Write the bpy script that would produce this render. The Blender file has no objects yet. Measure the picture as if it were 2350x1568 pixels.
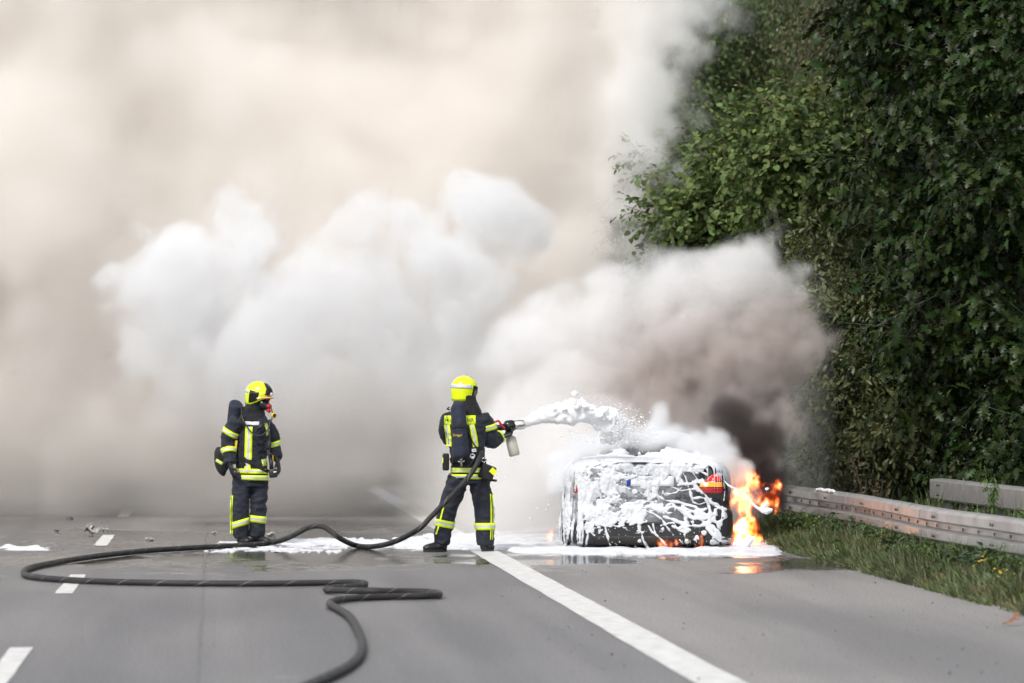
import bpy, bmesh, math, random, time
import numpy as np
from mathutils import Vector, Matrix, Quaternion
from mathutils.bvhtree import BVHTree

T0 = time.time()
sc = bpy.context.scene
COL = sc.collection
PI = math.pi
rad = math.radians

# ------------------------------------------------------------------ camera
FPX = 9900.0            # focal length in photo pixels (2349 px wide copy)
CAM_H = 1.65            # eye level of the photographer
YAW = math.atan((1174.5 - 490.0) / FPX)
PITCH = math.atan((917.0 - 783.9) / FPX)
cam_d = bpy.data.cameras.new('camera')
cam_d.lens = FPX / 2349.0 * 36.0
cam_d.sensor_width = 36.0
cam_d.clip_start = 0.5
cam_d.clip_end = 6000.0
cam_d.dof.use_dof = True
cam_d.dof.focus_distance = 47.5
cam_d.dof.aperture_fstop = 2.8
cam = bpy.data.objects.new('camera', cam_d)
COL.objects.link(cam)
cam.location = (0, 0, CAM_H)
cam.rotation_euler = (PI / 2 + PITCH, 0, -YAW)
sc.camera = cam

# ------------------------------------------------------------------ world, sun, exposure
SUN_EL, SUN_AZ = rad(50), rad(-148)          # azimuth from +Y, clockwise (negative = left of the road)
w = bpy.data.worlds.new('World')
sc.world = w
w.use_nodes = True
nt = w.node_tree
nt.nodes.clear()
sky = nt.nodes.new('ShaderNodeTexSky')
sky.sky_type = 'NISHITA'
sky.sun_disc = False
sky.sun_elevation = SUN_EL
sky.sun_rotation = SUN_AZ
sky.air_density = 1.0
sky.dust_density = 1.0
sky.ozone_density = 1.0
hs = nt.nodes.new('ShaderNodeHueSaturation')
hs.inputs['Saturation'].default_value = 0.25    # overcast: grey daylight
bg = nt.nodes.new('ShaderNodeBackground')
bg.inputs['Strength'].default_value = 0.13
wo = nt.nodes.new('ShaderNodeOutputWorld')
nt.links.new(sky.outputs[0], hs.inputs['Color'])
nt.links.new(hs.outputs[0], bg.inputs['Color'])
nt.links.new(bg.outputs[0], wo.inputs['Surface'])
sd = bpy.data.lights.new('sun', 'SUN')
sd.energy = 1.4
sd.angle = rad(14)
sd.color = (1.0, 0.96, 0.9)
sun = bpy.data.objects.new('sun', sd)
COL.objects.link(sun)
sdir = Vector((math.sin(SUN_AZ) * math.cos(SUN_EL), math.cos(SUN_AZ) * math.cos(SUN_EL), math.sin(SUN_EL)))
sun.rotation_euler = sdir.to_track_quat('Z', 'Y').to_euler()
sc.view_settings.view_transform = 'Standard'
sc.view_settings.look = 'None'
sc.view_settings.exposure = 1.0
sc.view_settings.gamma = 1.0
sc.view_settings.use_curve_mapping = False
cy = sc.cycles
cy.max_bounces = 12
cy.volume_bounces = 9
cy.diffuse_bounces = 3
cy.glossy_bounces = 3
cy.transparent_max_bounces = 12
cy.volume_step_rate = 1.0
cy.use_adaptive_sampling = True
cy.adaptive_threshold = 0.03
cy.adaptive_min_samples = 20
cy.volume_max_steps = 256
cy.use_denoising = True
cy.caustics_reflective = False
cy.caustics_refractive = False

# ------------------------------------------------------------------ places
FWD = Vector((math.sin(YAW), math.cos(YAW), 0))
RGT = Vector((math.cos(YAW), -math.sin(YAW), 0))
def at(px, py, d):
    """point seen at photo pixel (px,py), d metres ahead of the camera"""
    return RGT * ((px - 1174.5) / FPX * d) + FWD * d + Vector((0, 0, CAM_H - (py - 917.0) / FPX * d))
def ground(px, py, z=0.0):
    return at(px, py, FPX * (CAM_H - z) / (py - 917.0))
# ------------------------------------------------------------------ kit: materials, meshes, tags
def nmat(name, color, rough=0.6, var=0.0, scale=8.0, metal=0.0, bump=0.0, bscale=60.0, spec=0.5, island=0.0, trans=0.0, coat=0.0, color2=None, sheen=0.0):
    """Principled material; noise colour variation, fine bump, variation from piece to piece, leaf translucency"""
    m = bpy.data.materials.new(name); m.use_nodes = True
    t = m.node_tree; N = t.nodes.new; L = t.links.new
    p = t.nodes['Principled BSDF']
    p.inputs['Base Color'].default_value = (*color, 1)
    p.inputs['Roughness'].default_value = rough
    p.inputs['Metallic'].default_value = metal
    p.inputs['Specular IOR Level'].default_value = spec
    p.inputs['Coat Weight'].default_value = coat
    p.inputs['Sheen Weight'].default_value = sheen
    col = None
    if var > 0 or island > 0 or color2:
        tc = N('ShaderNodeTexCoord')
        no = N('ShaderNodeTexNoise'); no.inputs['Scale'].default_value = scale; no.inputs['Detail'].default_value = 5
        L(tc.outputs['Object'], no.inputs['Vector'])
        mx = N('ShaderNodeMix'); mx.data_type = 'RGBA'
        c2 = color2 or tuple(c * (1 - var) for c in color)
        c1 = color if color2 else tuple(min(1, c * (1 + var)) for c in color)
        mx.inputs[6].default_value = (*c1, 1); mx.inputs[7].default_value = (*c2, 1)
        mr = N('ShaderNodeMapRange'); mr.inputs[1].default_value = 0.3; mr.inputs[2].default_value = 0.7
        L(no.outputs[0], mr.inputs[0]); L(mr.outputs[0], mx.inputs[0]); col = mx.outputs[2]
        if island > 0:
            ge = N('ShaderNodeNewGeometry'); hs_ = N('ShaderNodeHueSaturation')
            m1 = N('ShaderNodeMapRange'); m1.inputs[3].default_value = 1 - island; m1.inputs[4].default_value = 1 + island
            m2 = N('ShaderNodeMapRange'); m2.inputs[3].default_value = 0.5 - island * 0.07; m2.inputs[4].default_value = 0.5 + island * 0.05
            L(ge.outputs['Random Per Island'], m1.inputs[0]); L(m1.outputs[0], hs_.inputs['Value'])
            ml = N('ShaderNodeMath'); ml.operation = 'MULTIPLY'; ml.inputs[1].default_value = 7.31
            fr = N('ShaderNodeMath'); fr.operation = 'FRACT'
            L(ge.outputs['Random Per Island'], ml.inputs[0]); L(ml.outputs[0], fr.inputs[0]); L(fr.outputs[0], m2.inputs[0])
            L(m2.outputs[0], hs_.inputs['Hue']); L(col, hs_.inputs['Color']); col = hs_.outputs[0]
        L(col, p.inputs['Base Color'])
    if bump > 0:
        tc2 = N('ShaderNodeTexCoord'); nb = N('ShaderNodeTexNoise')
        nb.inputs['Scale'].default_value = bscale; nb.inputs['Detail'].default_value = 4
        L(tc2.outputs['Object'], nb.inputs['Vector'])
        b = N('ShaderNodeBump'); b.inputs['Strength'].default_value = bump; b.inputs['Distance'].default_value = 0.01
        L(nb.outputs[0], b.inputs['Height']); L(b.outputs[0], p.inputs['Normal'])
    if trans > 0:
        out = t.nodes['Material Output']
        tr = N('ShaderNodeBsdfTranslucent'); mxs = N('ShaderNodeMixShader'); mxs.inputs[0].default_value = trans
        if col is not None: L(col, tr.inputs[0])
        else: tr.inputs[0].default_value = (*color, 1)
        L(p.outputs[0], mxs.inputs[1]); L(tr.outputs[0], mxs.inputs[2]); L(mxs.outputs[0], out.inputs['Surface'])
    return m

def tag(o, label=None, cat=None, group=None, kind=None):
    if label: o['label'] = label
    if cat: o['category'] = cat
    if group: o['group'] = group
    if kind: o['kind'] = kind
    return o
def link(name, me, parent=None, loc=None, rz=None):
    o = bpy.data.objects.new(name, me); COL.objects.link(o)
    if parent is not None: o.parent = parent
    if loc is not None: o.location = loc
    if rz is not None: o.rotation_euler = (0, 0, rz)
    return o
def thing(name, label, cat, loc=(0, 0, 0), rz=0.0, group=None):
    o = bpy.data.objects.new(name, None); COL.objects.link(o)
    o.location = loc; o.rotation_euler = (0, 0, rz); o.empty_display_size = 0.2
    return tag(o, label, cat, group)

def mesh_np(name, V, F, mats=(), mi=None, smooth=True):
    """mesh from arrays; F is (n,3) or (n,4)"""
    V = np.asarray(V, np.float32); F = np.asarray(F, np.int32)
    me = bpy.data.meshes.new(name)
    me.vertices.add(len(V)); me.vertices.foreach_set('co', V.ravel())
    k = F.shape[1]
    me.loops.add(F.size); me.loops.foreach_set('vertex_index', F.ravel())
    me.polygons.add(len(F))
    me.polygons.foreach_set('loop_start', np.arange(len(F), dtype=np.int32) * k)
    me.polygons.foreach_set('loop_total', np.full(len(F), k, np.int32))
    if mi is not None: me.polygons.foreach_set('material_index', np.asarray(mi, np.int32))
    me.polygons.foreach_set('use_smooth', np.full(len(F), smooth))
    for m in mats: me.materials.append(m)
    me.update(calc_edges=True); me.validate()
    return me

class MB:
    """collects closed shapes, builds them as one mesh object"""
    def __init__(s): s.v = []; s.f = []; s.m = []
    def add(s, vs, fs, mi=0):
        o = len(s.v); s.v += [tuple(v) for v in vs]
        s.f += [tuple(i + o for i in f) for f in fs]; s.m += [mi] * len(fs)
        return s
    def box(s, c, d, rot=None, bev=0.0, mi=0):
        x, y, z = d[0] / 2, d[1] / 2, d[2] / 2
        bm = bmesh.new(); bmesh.ops.create_cube(bm, size=1)
        for v in bm.verts: v.co = Vector((v.co.x * d[0], v.co.y * d[1], v.co.z * d[2]))
        if bev > 0: bmesh.ops.bevel(bm, geom=bm.edges[:], offset=bev, segments=2, profile=0.6, affect='EDGES')
        R = rot if rot is not None else Matrix.Identity(3)
        C = Vector(c); bm.verts.index_update()
        s.add([R @ v.co + C for v in bm.verts], [[v.index for v in f.verts] for f in bm.faces], mi); bm.free()
        return s
    def tube(s, path, radii, n=12, mi=0, cap=True, flat=1.0, ref=None):
        path = [Vector(p) for p in path]
        if not hasattr(radii, '__len__'): radii = [radii] * len(path)
        tg = []
        for i in range(len(path)):
            a = path[max(i - 1, 0)]; b = path[min(i + 1, len(path) - 1)]
            tg.append((b - a).normalized())
        u = Vector(ref) if ref is not None else (Vector((0, 0, 1)) if abs(tg[0].z) < 0.9 else Vector((0, 1, 0)))
        vs = []; fs = []
        for i, p in enumerate(path):
            u = (u - tg[i] * u.dot(tg[i])); u = u.normalized() if u.length > 1e-6 else tg[i].orthogonal().normalized()
            w_ = tg[i].cross(u); r = radii[i]
            ru, rw = (r if hasattr(r, '__len__') else (r, r * flat))
            for k in range(n):
                a = 2 * PI * k / n
                vs.append(p + u * (math.cos(a) * ru) + w_ * (math.sin(a) * rw))
        for i in range(len(path) - 1):
            for k in range(n):
                k2 = (k + 1) % n
                fs.append((i * n + k, i * n + k2, (i + 1) * n + k2, (i + 1) * n + k))
        if cap:
            fs.append(tuple(range(n - 1, -1, -1))); fs.append(tuple((len(path) - 1) * n + k for k in range(n)))
        return s.add(vs, fs, mi)
    def stack(s, rings, n=20, mi=0):
        """horizontal rings (x,y,z,rx,ry[,turn,power])"""
        vs = []; fs = []
        for r in rings:
            x, y, z, rx, ry = r[:5]; tw = r[5] if len(r) > 5 else 0; pw = r[6] if len(r) > 6 else 1.0
            for k in range(n):
                a = 2 * PI * k / n
                c, si = math.cos(a), math.sin(a)
                lx = math.copysign(abs(c) ** pw, c) * rx; ly = math.copysign(abs(si) ** pw, si) * ry
                vs.append((x + lx * math.cos(tw) - ly * math.sin(tw), y + lx * math.sin(tw) + ly * math.cos(tw), z))
        for i in range(len(rings) - 1):
            for k in range(n):
                k2 = (k + 1) % n
                fs.append((i * n + k, i * n + k2, (i + 1) * n + k2, (i + 1) * n + k))
        fs.append(tuple(range(n - 1, -1, -1))); fs.append(tuple((len(rings) - 1) * n + k for k in range(n)))
        return s.add(vs, fs, mi)
    def ball(s, c, r, seg=2, mi=0, rot=None):
        bm = bmesh.new(); bmesh.ops.create_icosphere(bm, subdivisions=seg, radius=1)
        rr = r if hasattr(r, '__len__') else (r, r, r); C = Vector(c)
        bm.verts.index_update()
        R = rot if rot is not None else Matrix.Identity(3)
        s.add([C + R @ Vector((v.co.x * rr[0], v.co.y * rr[1], v.co.z * rr[2])) for v in bm.verts], [[v.index for v in f.verts] for f in bm.faces], mi); bm.free()
        return s
    def mesh(s, name, mats, smooth=False):
        me = bpy.data.meshes.new(name); me.from_pydata(s.v, [], s.f)
        for m in (mats if isinstance(mats, (list, tuple)) else [mats]): me.materials.append(m)
        me.polygons.foreach_set('material_index', s.m)
        me.polygons.foreach_set('use_smooth', [smooth] * len(s.f))
        bm = bmesh.new(); bm.from_mesh(me); bmesh.ops.recalc_face_normals(bm, faces=bm.faces[:]); bm.to_mesh(me); bm.free()
        me.update()
        return me
    def build(s, name, mats, parent=None, smooth=False, loc=None, rz=None):
        return link(name, s.mesh(name, mats, smooth), parent, loc, rz)
    def remesh(s, name, mats, voxel=0.012, smooth=3, fold=None):
        """one continuous skin over all shapes (voxel union), smoothed; fold(p, n) -> offset along the normal"""
        me = s.mesh(name + '_raw', mats); o = bpy.data.objects.new(name + '_raw', me); COL.objects.link(o)
        md = o.modifiers.new('r', 'REMESH'); md.mode = 'VOXEL'; md.voxel_size = voxel
        if smooth:
            ms = o.modifiers.new('s', 'SMOOTH'); ms.iterations = smooth; ms.factor = 0.5
        dg = bpy.context.evaluated_depsgraph_get(); dg.update()
        out = bpy.data.meshes.new_from_object(o.evaluated_get(dg), depsgraph=dg); out.name = name
        bpy.data.objects.remove(o); bpy.data.meshes.remove(me)
        if fold:
            nr = [v.normal.copy() for v in out.vertices]
            for v, n in zip(out.vertices, nr): v.co += n * fold(v.co)
        out.polygons.foreach_set('use_smooth', [True] * len(out.polygons))
        out.materials.clear()
        for m in (mats if isinstance(mats, (list, tuple)) else [mats]): out.materials.append(m)
        out.update()
        return out
def bvh_of(me):
    return BVHTree.FromPolygons([v.co.copy() for v in me.vertices], [tuple(p.vertices) for p in me.polygons])
def curve_pts(pts, n=8):
    """Catmull-Rom through the points"""
    P = [Vector(p) for p in pts]; out = []
    for i in range(len(P) - 1):
        a, b, c, d = P[max(i - 1, 0)], P[i], P[i + 1], P[min(i + 2, len(P) - 1)]
        for k in range(n):
            t = k / n
            out.append(0.5 * ((2 * b) + (c - a) * t + (2 * a - 5 * b + 4 * c - d) * t * t + (3 * b - a - 3 * c + d) * t ** 3))
    out.append(P[-1]); return out
def text_mesh(s, size, mat, depth=0.0):
    cu = bpy.data.curves.new('t', 'FONT'); cu.body = s; cu.size = size; cu.align_x = 'CENTER'; cu.align_y = 'CENTER'; cu.extrude = depth
    cu.resolution_u = 3
    o = bpy.data.objects.new('t', cu); COL.objects.link(o)
    dg = bpy.context.evaluated_depsgraph_get(); dg.update()
    me = bpy.data.meshes.new_from_object(o.evaluated_get(dg), depsgraph=dg)
    bpy.data.objects.remove(o); bpy.data.curves.remove(cu)
    me.materials.clear(); me.materials.append(mat)
    return me
def hash2(n, seed):
    return np.random.default_rng(seed).random(n)
from mathutils import noise as mnoise
# ------------------------------------------------------------------ numpy volumes
def spl(n_out, n_lat, off):
    """cubic B-spline weights: n_out samples over a lattice of n_lat+3 random knots"""
    t = np.linspace(0, n_lat, n_out, endpoint=False) + off
    i = np.floor(t).astype(int); f = t - i
    W = np.zeros((n_out, int(i.max()) + 4), np.float32)
    r = np.arange(n_out)
    W[r, i] = (1 - f) ** 3 / 6
    W[r, i + 1] = (3 * f ** 3 - 6 * f ** 2 + 4) / 6
    W[r, i + 2] = (-3 * f ** 3 + 3 * f ** 2 + 3 * f + 1) / 6
    W[r, i + 3] = f ** 3 / 6
    return W
def noise3(shape, size, cell, rng, stretch=(1, 1, 1)):
    """smooth noise ~[-1,1] on a regular grid of physical size, feature size cell"""
    Ws = [spl(n, max(s / (cell * k), 0.5), rng.random()) for n, s, k in zip(shape, size, stretch)]
    T = rng.standard_normal([W.shape[1] for W in Ws]).astype(np.float32)
    T = np.tensordot(Ws[0], T, (1, 0))
    T = np.tensordot(T, Ws[1], (1, 1)).transpose(0, 2, 1)
    T = np.tensordot(T, Ws[2], (2, 1))
    return T * 2.0
def fbm3(shape, size, cell, octs, rng, gain=0.5, billow=False, stretch=(1, 1, 1)):
    out = np.zeros(shape, np.float32); a = 1.0
    for k in range(octs):
        n = noise3(shape, size, cell / 2 ** k, rng, stretch)
        out += a * ((np.abs(n) * 1.6 - 0.6) if billow else n)
        a *= gain
    return out
def sstep(x, a, b):
    t = np.clip((x - a) / (b - a), 0, 1)
    return t * t * (3 - 2 * t)

class Vol:
    """density grid in the view-yaw frame: x right, y ahead, z up (metres)"""
    def __init__(s, x, y, z, vox, seed):
        s.lo = np.array([x[0], y[0], z[0]], float)
        s.n = [max(4, int(round((b - a) / vox))) for a, b in (x, y, z)]
        s.size = [n * vox for n in s.n]
        s.vox = vox; s.rng = np.random.default_rng(seed)
        g = [s.lo[i] + (np.arange(s.n[i], dtype=np.float32) + 0.5) * vox for i in range(3)]
        s.X, s.Y, s.Z = [g[0][:, None, None], g[1][None, :, None], g[2][None, None, :]]
        s.sdf = np.full(s.n, 9.0, np.float32)
    def blob(s, px, py, d, rpx, sy=1.0, sq=1.0, k=0.0):
        sc_ = d / FPX
        cx = (px - 1174.5) * sc_; cz = CAM_H - (py - 917.0) * sc_; r = rpx * sc_
        q = np.sqrt((s.X - cx) ** 2 + ((s.Y - d) / sy) ** 2 + ((s.Z - cz) / sq) ** 2) - r
        if k > 0:
            h = np.clip(0.5 + 0.5 * (s.sdf - q) / k, 0, 1)
            s.sdf = s.sdf * (1 - h) + q * h - k * h * (1 - h)
        else:
            s.sdf = np.minimum(s.sdf, q)
    def fbm(s, cell, octs, gain=0.5, billow=False, stretch=(1, 1, 1)):
        return fbm3(s.n, s.size, cell, octs, s.rng, gain, billow, stretch)
    def pix(s):
        """photo pixel of every voxel (broadcast)"""
        return 1174.5 + s.X / s.Y * FPX, 917.0 + (CAM_H - s.Z) / s.Y * FPX

def volume_material(name, color, step=2.0, aniso=0.0):
    m = bpy.data.materials.new(name); m.use_nodes = True; m.cycles.volume_step_rate = step
    t = m.node_tree; t.nodes.clear()
    o = t.nodes.new('ShaderNodeOutputMaterial')
    v = t.nodes.new('ShaderNodeVolumePrincipled')
    v.inputs['Density'].default_value = 1.0
    v.inputs['Color'].default_value = (*color, 1)
    v.inputs['Anisotropy'].default_value = aniso
    t.links.new(v.outputs[0], o.inputs['Volume'])
    return m

def volume_object(name, V, dens, mat):
    """a voxel grid worked out above, handed to a Volume Cube node"""
    nx, ny, nz = V.n
    me = bpy.data.meshes.new(name)
    me.vertices.add(nx * ny * nz)
    me.attributes.new('d', 'FLOAT', 'POINT').data.foreach_set('value', np.ascontiguousarray(dens, np.float32).ravel())
    me.materials.append(mat)
    ob = bpy.data.objects.new(name, me); COL.objects.link(ob)
    ob.rotation_euler = (0, 0, -YAW)
    g = bpy.data.node_groups.new(name, 'GeometryNodeTree')
    g.interface.new_socket('Geometry', in_out='INPUT', socket_type='NodeSocketGeometry')
    g.interface.new_socket('Geometry', in_out='OUTPUT', socket_type='NodeSocketGeometry')
    N, L = g.nodes.new, g.links.new
    gi, go = N('NodeGroupInput'), N('NodeGroupOutput')
    vc = N('GeometryNodeVolumeCube')
    lo = V.lo + V.vox * 0.5; hi = lo + (np.array(V.n) - 1) * V.vox
    vc.inputs['Min'].default_value = lo; vc.inputs['Max'].default_value = hi
    for k, a in enumerate(('Resolution X', 'Resolution Y', 'Resolution Z')):
        vc.inputs[a].default_value = V.n[k]
    pos = N('GeometryNodeInputPosition')
    sub = N('ShaderNodeVectorMath'); sub.operation = 'SUBTRACT'; sub.inputs[1].default_value = lo
    div = N('ShaderNodeVectorMath'); div.operation = 'SCALE'; div.inputs['Scale'].default_value = 1.0 / V.vox
    rnd = N('ShaderNodeVectorMath'); rnd.operation = 'ADD'; rnd.inputs[1].default_value = (0.5, 0.5, 0.5)
    flo = N('ShaderNodeVectorMath'); flo.operation = 'FLOOR'
    dot = N('ShaderNodeVectorMath'); dot.operation = 'DOT_PRODUCT'; dot.inputs[1].default_value = (ny * nz, nz, 1)
    L(pos.outputs[0], sub.inputs[0]); L(sub.outputs[0], div.inputs[0]); L(div.outputs[0], rnd.inputs[0])
    L(rnd.outputs[0], flo.inputs[0]); L(flo.outputs[0], dot.inputs[0])
    fi = N('FunctionNodeFloatToInt'); fi.rounding_mode = 'ROUND'
    L(dot.outputs['Value'], fi.inputs[0])
    at_ = N('GeometryNodeInputNamedAttribute'); at_.data_type = 'FLOAT'; at_.inputs['Name'].default_value = 'd'
    si = N('GeometryNodeSampleIndex'); si.data_type = 'FLOAT'; si.domain = 'POINT'; si.clamp = True
    L(gi.outputs[0], si.inputs['Geometry']); L(at_.outputs[0], si.inputs['Value']); L(fi.outputs[0], si.inputs['Index'])
    L(si.outputs[0], vc.inputs['Density'])
    sm = N('GeometryNodeSetMaterial'); sm.inputs['Material'].default_value = mat
    L(vc.outputs[0], sm.inputs['Geometry']); L(sm.outputs[0], go.inputs[0])
    md = ob.modifiers.new('grid', 'NODES'); md.node_group = g
    ob['kind'] = 'stuff'
    return ob
# ------------------------------------------------------------------ the setting: ground, road, markings
def asphalt():
    m = bpy.data.materials.new('asphalt'); m.use_nodes = True
    t = m.node_tree; N = t.nodes.new; L = t.links.new; p = t.nodes['Principled BSDF']
    tc = N('ShaderNodeTexCoord')
    def noise(scale, detail=4, sc3=(1, 1, 1), rough=0.5):
        mp = N('ShaderNodeMapping'); mp.inputs['Scale'].default_value = sc3
        no = N('ShaderNodeTexNoise'); no.inputs['Scale'].default_value = scale; no.inputs['Detail'].default_value = detail
        no.inputs['Roughness'].default_value = rough
        L(tc.outputs['Object'], mp.inputs[0]); L(mp.outputs[0], no.inputs['Vector']); return no.outputs[0]
    def rng(x, a, b, c=0.0, d=1.0, smooth=True):
        r = N('ShaderNodeMapRange'); r.interpolation_type = 'SMOOTHSTEP' if smooth else 'LINEAR'
        for i, v in enumerate((a, b, c, d)): r.inputs[i + 1].default_value = v
        L(x, r.inputs[0]); return r.outputs[0]
    def math_(op, a, b):
        n = N('ShaderNodeMath'); n.operation = op
        for i, v in enumerate((a, b)):
            if isinstance(v, (int, float)): n.inputs[i].default_value = v
            else: L(v, n.inputs[i])
        return n.outputs[0]
    def mix(f, a, b):
        n = N('ShaderNodeMix'); n.data_type = 'RGBA'
        L(f, n.inputs[0]) if not isinstance(f, float) else None
        for i, v in ((6, a), (7, b)):
            if isinstance(v, tuple): n.inputs[i].default_value = (*v, 1)
            else: L(v, n.inputs[i])
        return n.outputs[2]
    sep = N('ShaderNodeSeparateXYZ'); L(tc.outputs['Object'], sep.inputs[0]); X, Y = sep.outputs[0], sep.outputs[1]
    grit = noise(55, 3, (1, 0.35, 1)); patch = noise(0.5, 5, (1, 0.25, 1)); streak = noise(1.6, 3, (1, 0.03, 1))
    grit2 = noise(120, 2)
    base = mix(rng(math_('ADD', math_('MULTIPLY', grit, 0.55), math_('MULTIPLY', grit2, 0.45)), 0.36, 0.64), (0.080, 0.077, 0.076), (0.205, 0.196, 0.190))
    # hard shoulder laid with lighter asphalt than the running lane
    sh = rng(math_('ADD', X, math_('MULTIPLY', patch, 0.02)), 3.02, 3.10)
    lane_tint = mix(sh, (0.92, 0.92, 0.94), (1.30, 1.27, 1.24))
    mul = N('ShaderNodeMix'); mul.data_type = 'RGBA'; mul.blend_type = 'MULTIPLY'; mul.inputs[0].default_value = 1
    L(base, mul.inputs[6]); L(lane_tint, mul.inputs[7])
    mul2 = N('ShaderNodeMix'); mul2.data_type = 'RGBA'; mul2.blend_type = 'MULTIPLY'; mul2.inputs[0].default_value = 1
    pv = mix(rng(math_('ADD', math_('MULTIPLY', patch, 0.55), math_('MULTIPLY', streak, 0.45)), 0.36, 0.64), (0.74, 0.74, 0.75), (1.24, 1.22, 1.20))
    L(mul.outputs[2], mul2.inputs[6]); L(pv, mul2.inputs[7])
    # water and foam run-off lying on the road round the car
    wn = noise(0.55, 5, (1, 0.55, 1), 0.55)
    far_ = rng(Y, 37.0, 45.6); front = rng(Y, 60.0, 53.0)
    left = rng(X, -4.6, -0.6); right = rng(X, 6.4, 6.0)
    area = math_('MULTIPLY', math_('MULTIPLY', far_, front), math_('MULTIPLY', left, right))
    wn2 = noise(2.4, 4, (1, 0.35, 1), 0.6)
    wsum = math_('ADD', math_('MULTIPLY', area, 0.62), math_('ADD', math_('MULTIPLY', math_('SUBTRACT', wn, 0.5), 1.9), math_('MULTIPLY', math_('SUBTRACT', wn2, 0.5), 0.55)))
    wet = rng(wsum, 0.34, 0.62)
    film = math_('MULTIPLY', wet, rng(grit, 0.72, 0.40, 0.75, 1.0))
    col = mix(film, mul2.outputs[2], (0.030, 0.029, 0.029))
    L(col, p.inputs['Base Color'])
    rr = math_('ADD', 0.46, math_('MULTIPLY', patch, 0.20))
    mr = N('ShaderNodeMix'); mr.data_type = 'FLOAT'; L(film, mr.inputs[0]); L(rr, mr.inputs[2]); mr.inputs[3].default_value = 0.06
    L(mr.outputs[0], p.inputs['Roughness'])
    p.inputs['Specular IOR Level'].default_value = 0.45
    b = N('ShaderNodeBump'); b.inputs['Distance'].default_value = 0.006
    st = N('ShaderNodeMapRange'); st.inputs[3].default_value = 0.75; st.inputs[4].default_value = 0.06; L(film, st.inputs[0]); L(st.outputs[0], b.inputs['Strength'])
    L(grit, b.inputs['Height']); L(b.outputs[0], p.inputs['Normal'])
    return m
M = {}
M['asphalt'] = asphalt()
M['soil'] = nmat('soil', (0.045, 0.04, 0.025), 0.95, 0.4, 3.0, bump=0.6, bscale=20, color2=(0.04, 0.06, 0.02))
def paint_mat():
    m = nmat('road_paint', (0.62, 0.61, 0.58), 0.5, bump=0.6, bscale=70, color2=(0.36, 0.355, 0.345), scale=7.0)
    m.node_tree.nodes['Noise Texture'].inputs['Detail'].default_value = 9; m.node_tree.nodes['Map Range'].inputs[1].default_value = .42; m.node_tree.nodes['Map Range'].inputs[2].default_value = .80
    return m
M['paint'] = paint_mat()
M['seam'] = nmat('joint_filler', (0.105, 0.102, 0.10), 0.55, 0.3, 2.0)

def sheet(name, x0, x1, y0, y1, z, mat, nx=1, ny=1, parent=None, wob=0.0, seed=1):
    rg = random.Random(seed); vs = []; fs = []
    for j in range(ny + 1):
        for i in range(nx + 1):
            edge = i in (0, nx)
            vs.append((x0 + (x1 - x0) * i / nx + (rg.uniform(-wob, wob) if edge else 0), y0 + (y1 - y0) * j / ny, z))
    for j in range(ny):
        for i in range(nx):
            a = j * (nx + 1) + i
            fs.append((a, a + 1, a + nx + 2, a + nx + 1))
    me = bpy.data.meshes.new(name); me.from_pydata(vs, [], fs); me.materials.append(mat)
    return link(name, me, parent)

g_ = sheet('ground', -2500, 2500, -60, 5000, -0.06, M['soil']); tag(g_, kind='structure')
EDGE_X, DASH_X, ROAD_R = 2.94, -1.27, 6.22
road = sheet('road', -9.0, ROAD_R + 0.05, -12, 600, 0.0, M['asphalt'], 1, 300, wob=0.02); tag(road, kind='structure')
o = sheet('edge_line', EDGE_X - 0.15, EDGE_X + 0.15, -8, 400, 0.004, M['paint'], 2, 500, road, 0.006, 3)
def d_of(py): return FPX * CAM_H / (py - 917.0)
y1_ = d_of(1360) * math.cos(YAW)
for k in range(-3, 12):
    ya = 37.0 - 0.15 + 12.0 * k
    sheet('lane_dash', DASH_X - 0.075, DASH_X + 0.075, ya, ya + 4.0, 0.004, M['paint'], 1, 10, road, 0.005, 30 + k)
for k in range(-1, 6):
    sheet('edge_line', -8.6, -8.3, -8 + k * 60, 52 + k * 60, 0.004, M['paint'], 1, 8, road, 0.004, 70 + k)
o = sheet('joint_seam', -0.10, -0.08, -8, 300, 0.003, M['seam'], 1, 300, road, 0.005, 9)
# verge soil: dips behind the road edge, rises into the bank under the trees
def verge_z(x, y):
    t = x - ROAD_R
    z = -0.02 + 0.03 * min(max(t, 0), 1) + 0.10 * max(0, t - 2.2) + 0.22 * max(0, t - 4)
    z += (0.03 * mnoise.noise(Vector((x * 1.3, y * 0.9, 0))) if t > 0.1 else 0)
    return z
vs = []; fs = []; nx_, ny_ = 30, 150
for j in range(ny_ + 1):
    for i in range(nx_ + 1):
        x = ROAD_R - 0.0 + (i / nx_) ** 1.6 * 30; y = -10 + 200 * j / ny_
        vs.append((x + (0.03 * mnoise.noise(Vector((0, y * 2.1, 5))) if i == 0 else 0), y, verge_z(x, y) + (0.012 if i else -0.05)))
for j in range(ny_):
    for i in range(nx_):
        a = j * (nx_ + 1) + i; fs.append((a, a + 1, a + nx_ + 2, a + nx_ + 1))
me = bpy.data.meshes.new('verge'); me.from_pydata(vs, [], fs); me.materials.append(M['soil'])
tag(link('verge', me), kind='structure')
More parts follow.
